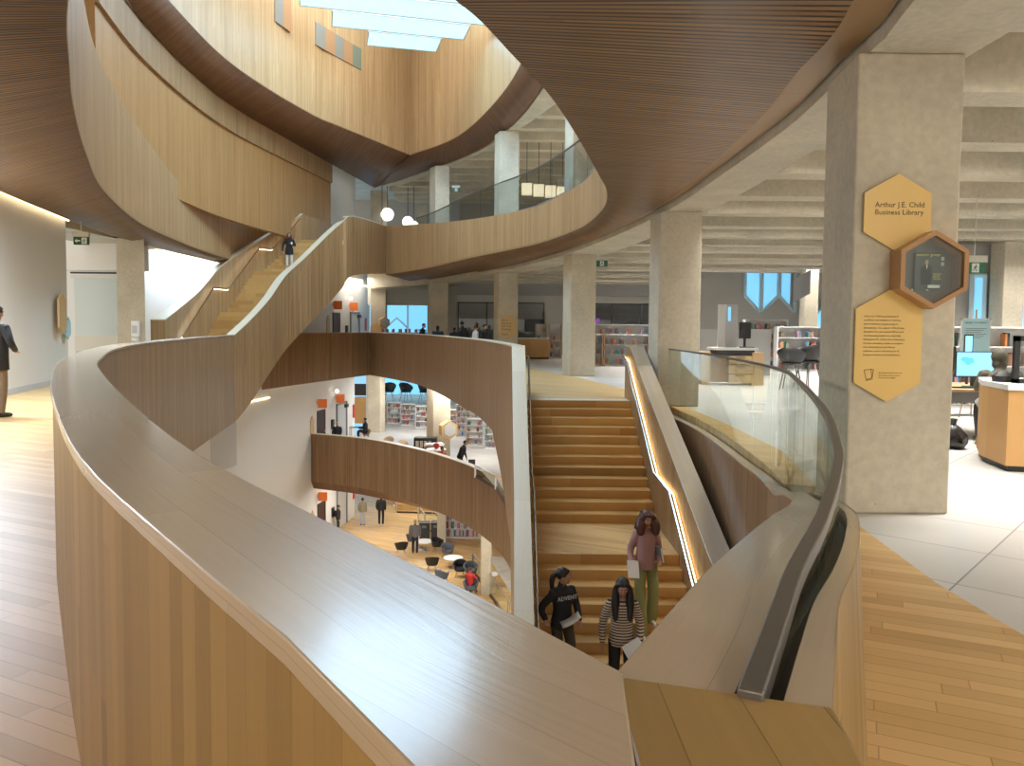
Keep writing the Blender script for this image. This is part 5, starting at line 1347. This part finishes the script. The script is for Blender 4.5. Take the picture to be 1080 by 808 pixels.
# --- hooded person at the computer
sit = lambda zs=.47, kx=.1: {-1: [(-kx, 0, zs+.08), (-kx-.03, -.43, zs+.06), (-kx-.03, -.36, .085)], 1: [(kx, 0, zs+.08), (kx+.03, -.43, zs+.06), (kx+.03, -.36, .085)]}
person('hooded person in olive jacket sitting at the blue computer screen, back to the photo', (6.80, 10.62, 0), R(168), 1.75, 'skin_mid', 'hair_black', 0, 'cloth_olive', 'cloth_black', 'leather', False, .014, legs=sit(.44), wide=1.25, hood=True, lean=R(10),
       arms={-1: [(-.27, -.12, .80), (-.16, -.42, .80)], 1: [(.27, -.12, .80), (.16, -.42, .80)]})
# --- people behind the far balustrade of this floor
armw = {-1: [(-.24, -.08, 1.10), (-.12, -.30, 1.08)], 1: [(.24, -.08, 1.10), (.12, -.30, 1.08)]}
lowseat = {-1: [(-.24, -.15, 1.05), (-.12, -.38, 1.02)], 1: [(.24, -.15, 1.05), (.12, -.38, 1.02)]}
def standing(lab, x, y, z, rz, H, **k):
    return person(lab, (x, y, z), rz, H, vox=.022, **k)
standing('person with dark hair leaning over, left of the slim column at the far balustrade', -4.80, 40.2, 0, R(70), 1.70, lean=R(14), hair='hair_black', wide=1.1)
standing('person in bulky black coat hunched behind the far balustrade, second from the left', -3.72, 38.4, 0, R(190), 1.58, lean=R(8), hair='hair_black', wide=1.4, hood=True)
standing('short person in black just showing above the far balustrade, middle of the group', -2.82, 37.4, 0, R(180), 1.50, hair='hair_black', wide=1.15)
standing('person in dark top with bare head, tallest at the far balustrade', -2.36, 36.3, 0, R(220), 1.80, hair='hair_black', skin='skin_mid', wide=1.1)
standing('person in white and blue top, behind the one in black near the column sign', -1.62, 33.9, 0, R(120), 1.62, hair='hair_brown', top='cloth_white', skin='skin_mid')
standing('person in black jacket with dark hair, rightmost at the far balustrade', -1.20, 33.0, 0, R(60), 1.66, hair='hair_black', wide=1.35, skin='skin_light')
# --- lower floor
standing('man with glasses and dark jumper leaning on the lower floor balustrade', -9.75, 42.75, FM, R(-10), 1.78, hair='hair_grey', hair_style='bald', arms=armw, wide=1.15, skin='skin_light')
standing('standing person in black bending over a table on the lower floor', -2.45, 36.6, FM, R(70), 1.74, lean=R(20), hair='hair_black', wide=1.2)
person('seated person in dark red top beside the one bending over, lower floor', (-3.35, 36.9, FM), R(40), 1.7, top='red', hair='hair_black', vox=.022, legs=sit(), skin='skin_mid', arms={-1: [(-.25, -.12, .80), (-.16, -.40, .80)], 1: [(.25, -.12, .80), (.16, -.40, .80)]})
person('person in black jacket sitting at a laptop on the lower floor timber strip', (-8.95, 46.8, FM), R(-75), 1.75, hair='hair_black', vox=.022, legs=sit(.6), wide=1.2, arms={-1: [(-.25, -.12, .92), (-.16, -.42, .92)], 1: [(.25, -.12, .92), (.16, -.42, .92)]})
# --- ground floor
standing('person in black carrying a bag, nearest the ground floor lobby wall', -10.36, 45.56, FG, R(100), 1.68, hair='hair_black', backpack='cloth_black', wide=1.15)
standing('person in khaki jacket and pale jeans walking away on the ground floor', -9.24, 47.36, FG, R(175), 1.72, top='cloth_khaki', pants='jean_pale', hair='hair_black', wide=1.15)
standing('tall person in black walking away on the ground floor', -8.09, 47.4, FG, R(180), 1.92, hair='hair_black', wide=1.15, shoes='cloth_white')
standing('bald person in grey jacket and black trousers standing by the lounge chairs', -5.24, 41.6, FG, R(185), 1.86, top='cloth_grey', hair_style='bald', skin='skin_mid', wide=1.25)
person('person in dark red sitting in the front grey lounge chair', (-1.86, 35.15, FG), R(160), 1.7, top='red', hair='hair_brown', vox=.022, legs=sit(.42), skin='skin_mid', arms={-1: [(-.25, -.12, .78), (-.16, -.36, .74)], 1: [(.25, -.12, .78), (.16, -.36, .74)]})

# ================================================================ furniture on the lower floors
def tub_chair(mat, lab, x, y, rz, legm='shelf_wood', grp='lounge chairs on the ground floor', z=FG):
    t = thing('lounge_chair', lab, 'lounge chair', (x, y, z), rz, grp)
    m = MB(); n_ = 15; vs = []
    for i in range(n_):
        a = math.pi*(-.78+1.56*i/(n_-1)); rr_ = .34
        tp = .62+.18*max(0, math.cos(a))
        for (r_2, z_) in ((.27, .34), (.36, tp), (.30, tp), (.22, .40)):
            vs.append((r_2*math.sin(a)*1.05, r_2*math.cos(a), z_))
    fs = [(i*4+k, i*4+(k+1) % 4, i*4+4+(k+1) % 4, i*4+4+k) for i in range(n_-1) for k in range(4)]+[(0, 1, 2, 3), tuple((n_-1)*4+k for k in range(4))]
    m.add(vs, fs); m.build('backrest', mat, t, smooth=True, angle=60)
    MB().lathe([(.04, .32), (.27, .32), (.29, .40), (.25, .46), (.04, .47)], n=18).build('seat', mat, t, smooth=True)
    for a in (45, 135, 225, 315):
        c_, s_ = math.cos(R(a)), math.sin(R(a)); MB().tube([(c_*.34, s_*.34, 0), (c_*.2, s_*.2, .33)], [.015, .022], 6).build('leg', legm, t)
    return t
for mat, lab, x, y, rz in [('black', 'black lounge chair at the far left of the ground floor group', -5.95, 41.3, 200), ('chair_grey', 'dark grey lounge chair half hidden behind the bald person', -5.55, 42.9, 170),
        ('black', 'black lounge chair right of the first white table', -4.05, 41.9, 60), ('chair_grey', 'grey lounge chair with an open back slot, behind the black one', -3.37, 40.68, 20),
        ('black', 'black lounge chair facing away, left of the second white table', -3.99, 38.6, 190), ('black', 'black lounge chair right in front of the second white table', -2.50, 37.7, 0),
        ('chair_blue', 'blue-grey lounge chair nearest the foreground coping', -3.3, 36.51, 150), ('chair_grey', 'grey lounge chair with high back behind the seated person', -1.95, 37.4, 10),
        ('chair_grey', 'grey lounge chair carrying the person in dark red', -1.82, 35.0, 0)]:
    tub_chair(mat, lab, x, y, R(rz))
def round_table(lab, x, y, z=FG, r=.5, h=.52):
    t = thing('round_table', lab, 'table', (x, y, z)); MB().lathe([(.02, h-.03), (r, h-.03), (r, h), (.02, h)], n=24).build('tabletop', 'white', t); MB().lathe([(.04, .03), (.04, h-.03)], n=10).build('pedestal', 'steel', t); MB().lathe([(.28, 0), (.28, .02), (.05, .035)], n=20).build('foot', 'steel', t); return t
round_table('round white table between the first lounge chairs on the ground floor', -4.8, 42.15, r=.5)
round_table('round white table in the middle of the lounge chairs', -2.95, 39.15, r=.5)
round_table('small white table beside the person in dark red', -.95, 36.6, r=.35)
for nm, x, y, lab in (('a', -5.0, 44.2, 'dark waste sorting bin, left one by the pale column'), ('b', -4.35, 44.3, 'dark waste sorting bin, right one by the pale column')):
    t = thing('waste_bin', lab, 'bin', (x, y, FG)); MB().b2((-.28, -.3, 0), (.28, .3, 1.0)).build('body', 'dark_grey', t); MB().b2((-.3, -.32, 1.0), (.3, .32, 1.05)).build('lid', 'black', t); MB().b2((-.12, -.33, .78), (.12, -.30, .92)).build('slot', 'mid_grey', t)
bookcase(-3.9, 44.6, FG, 2.9, 1.55, 3, 'white magazine display wall on the ground floor beside the lounge chairs', where='ground floor magazine display', fill=.95, bsize=.4)
bookcase(-8.2, 52.5, FG, 3.6, 1.3, 2, 'low display shelf with orange items at the back of the ground floor', where='ground floor rear display', fill=.95, bsize=.4)
def guard(lab, pts, z, h=1.05, rail='steel'):
    t = thing('glass_guard', lab, 'railing', (pts[0][0], pts[0][1], z))
    for a, b_ in zip(pts, pts[1:]):
        at_base(MB().sweep([a, b_], offset([a, b_], .02), [z+.06]*2, [z+h]*2).build('glass_pane', 'glass', None), t)
    at_base(MB().tube([(p[0], p[1], z+h+.02) for p in pts], .03, 6).build('handrail', rail), t)
    at_base(MB().sweep(pts, offset(pts, .1), [z]*len(pts), [z+.1]*len(pts)).build('base_rail', 'door_brown'), t)
    for p in pts: at_base(MB().b2((p[0]-.03, p[1]-.03, z), (p[0]+.03, p[1]+.03, z+h)).build('post', 'steel'), t)
    return t
guard('glass guard with steel rail along the ground floor timber edge', [(-1.9, 38.3), (-1.0, 35.2), (-.1, 31.8), (.4, 29)], FG)
guard('glass guard with steel rail behind the bald person', [(-5.9, 48.4), (-5.2, 46.0), (-3.3, 45.9)], FG)
guard('low glass guard behind the walking people on the ground floor', [(-7.6, 50.6), (-5.2, 50.4), (-3.2, 47.5)], FG)
guard('glass guard on top of the lower floor balustrade near the arch', [(-1.5, 31.9), (-.6, 29.6), (-.1, 26)], -4.75, .5)
# sloped stone and wood strips on the ground floor beyond
struct(MB().sweep([(-7.8, 51.3), (-3.6, 51.2)], [(-7.8, 52.2), (-3.6, 52.1)], [FG]*2, [FG+.4]*2).build('floor_ground_step', 'desk_wood'))
struct(MB().b2((-10, 58, FG), (12, 58.3, FM-.3)).build('wall_ground_back', 'off_white'))
struct(MB().sweep([(-1.2, 41), (1.2, 30)], [(4, 41), (4, 30)], [FG+.02]*2, [FG+.03]*2).build('floor_ground_stone', 'concrete_pale'))
# lower floor tables, chairs, things
def small_chair(lab, x, y, z, rz, mat='white'):
    return shell_chair('shell_chair', lab, 'chair', (x, y, z), rz, mat, 'shelf_wood', .45)
t = thing('high_table', 'small table with laptop on the lower floor beside the column', 'table', (-9.6, 47.0, FM)); MB().b2((-.35, -.3, .88), (.35, .3, .92)).build('tabletop', 'shelf_wood', t); 
for a, b_ in ((-.3, -.25), (.3, -.25), (-.3, .25), (.3, .25)): MB().tube([(a, b_, 0), (a, b_, .88)], .02, 6).build('leg', 'shelf_wood', t)
lp = thing('laptop', 'open laptop with blue screen on the lower floor table', 'laptop', (-9.55, 47.0, FM+.92)); MB().b2((-.16, -.12, 0), (.16, .12, .02)).build('keyboard_base', 'mid_grey', lp); MB().box((-.17, 0, .13), (.02, .32, .24), mat=Matrix.Rotation(R(-15), 4, 'Y')).build('screen', 'screen', lp)
small_chair('pale chair under the person at the laptop, lower floor', -8.9, 46.8, FM, R(0), 'shelf_wood')
for i, (x, y) in enumerate(((-6.9, 43.6), (-5.9, 42.3), (-4.9, 41.1), (-3.9, 39.6))):
    small_chair('pale chair near the lower floor balustrade, %s from the left' % ['first', 'second', 'third', 'fourth'][i], x-.1, y, FM, R(20*i), 'shelf_wood')
t = thing('cabinet', 'black open cabinet in front of the display box column, lower floor', 'cabinet', (-4.55, 40.6, FM)); MB().b2((-.6, -.3, 0), (.6, .3, 1.25)).build('body', 'black', t)
for k in range(4): MB().b2((-.5+.22*k, -.33, .75), (-.34+.22*k, -.3, 1.1)).build('label_panel', 'off_white', t)
tag(MB().box((0, 0, 0), (.9, .4, .05), rz=R(20)).build('paper_stack', 'white', loc=(-4.0, 39.7, FM+1.05)), 'white papers lying beside the black cabinet, lower floor', 'paper')
t = thing('side_table', 'table carrying the white papers, lower floor', 'table', (-4.0, 39.7, FM)); MB().b2((-.5, -.3, .98), (.5, .3, 1.02)).build('tabletop', 'white', t); MB().b2((-.45, -.25, 0), (.45, .25, .98)).build('base', 'mid_grey', t)
tag(MB().ball((0, 0, 0), .16, 12).build('red_ball', 'red', smooth=True, loc=(-3.75, 38.2, FM+1.18)), 'round red object beside the seated person, lower floor', 'object')
t = thing('round_table', 'white table under the red object, lower floor', 'table', (-3.75, 38.2, FM)); MB().lathe([(.02, .98), (.5, .98), (.5, 1.02), (.02, 1.02)], n=20).build('tabletop', 'white', t); MB().lathe([(.05, 0), (.05, .98)], n=8).build('pedestal', 'steel', t)
tag(MB().box((0, 0, .12), (.30, .02, .24), mat=Matrix.Rotation(R(-20), 4, 'X')).build('laptop', 'dark_grey', loc=(-1.75, 33.9, FM+1.02)), 'dark open laptop lid right of the bending person, lower floor', 'laptop')
for i, (x, dz) in enumerate(((-10.6, .0), (-9.3, .1), (-7.9, 0), (-6.6, .1), (-5.2, 0))):
    shell_chair('lounge_chair', 'black shell chair against the lower floor blue window, %s from the left' % ['first', 'second', 'third', 'fourth', 'fifth'][i], 'chair', (x+1.2, 58.6, -4.25), R(40*i), 'black', 'dark_grey', .75, s=1.9)
ob = thing('cabinet', 'orange wood cabinet with dark screen in the slot beside the lower lobby wall', 'cabinet', (-10.55, 56.2, FM)); MB().b2((-.9, -.4, 0), (.9, .4, 1.9)).build('body', 'desk_wood', ob); MB().b2((-.9, -.42, 2.05), (.9, -.3, 2.9)).build('screen', 'black', ob)
# books
BOOKS.sort(key=lambda b_: -(b_[3]/max(1, b_[0].y)))
protos = {}
for c_ in BC:
    m = MB(); m.b2((-.5, -.5, 0), (.5, .5, 1)); o = m.build('book', 'book_'+c_); protos[c_] = o
word = ['lowest', 'second', 'third', 'fourth', 'fifth', 'sixth']
vis = [b_ for b_ in BOOKS]
seen_ = {}
for i, (p, tk, dp, bh, rz, c_, sh_, where, fr_c) in enumerate(vis[:300]):
    o = protos[c_].copy(); col.objects.link(o)
    o.location = p; o.scale = (tk, dp, bh); o.rotation_euler = (0, 0, rz)
    pos = ['at the left end', 'left of centre', 'near the centre', 'right of centre', 'at the right end'][min(4, int(fr_c*5))]
    sz = 'thick' if tk > .045 else 'thin'
    lb_ = '%s %s book %s, %s shelf, %s' % (sz, c_, pos, word[sh_], where)
    tag(o, lb_, 'book', 'books on the '+where)
m = MB(); cols = list(BC)
for p, tk, dp, bh, rz, c_, sh_, where, fr_c in vis[300:]:
    m.cur = cols.index(c_); m.b2((p.x-tk/2, p.y-dp/2, p.z), (p.x+tk/2, p.y+dp/2, p.z+bh))
    m.mi[-6:] = [m.cur]*6
o = m.build('books', ['book_'+c_ for c_ in cols]); tag(o, 'remaining far books and items on the white shelving of both floors', 'books', kind='stuff')
for o in protos.values(): bpy.data.objects.remove(o)
print('BOOKS', len(BOOKS))
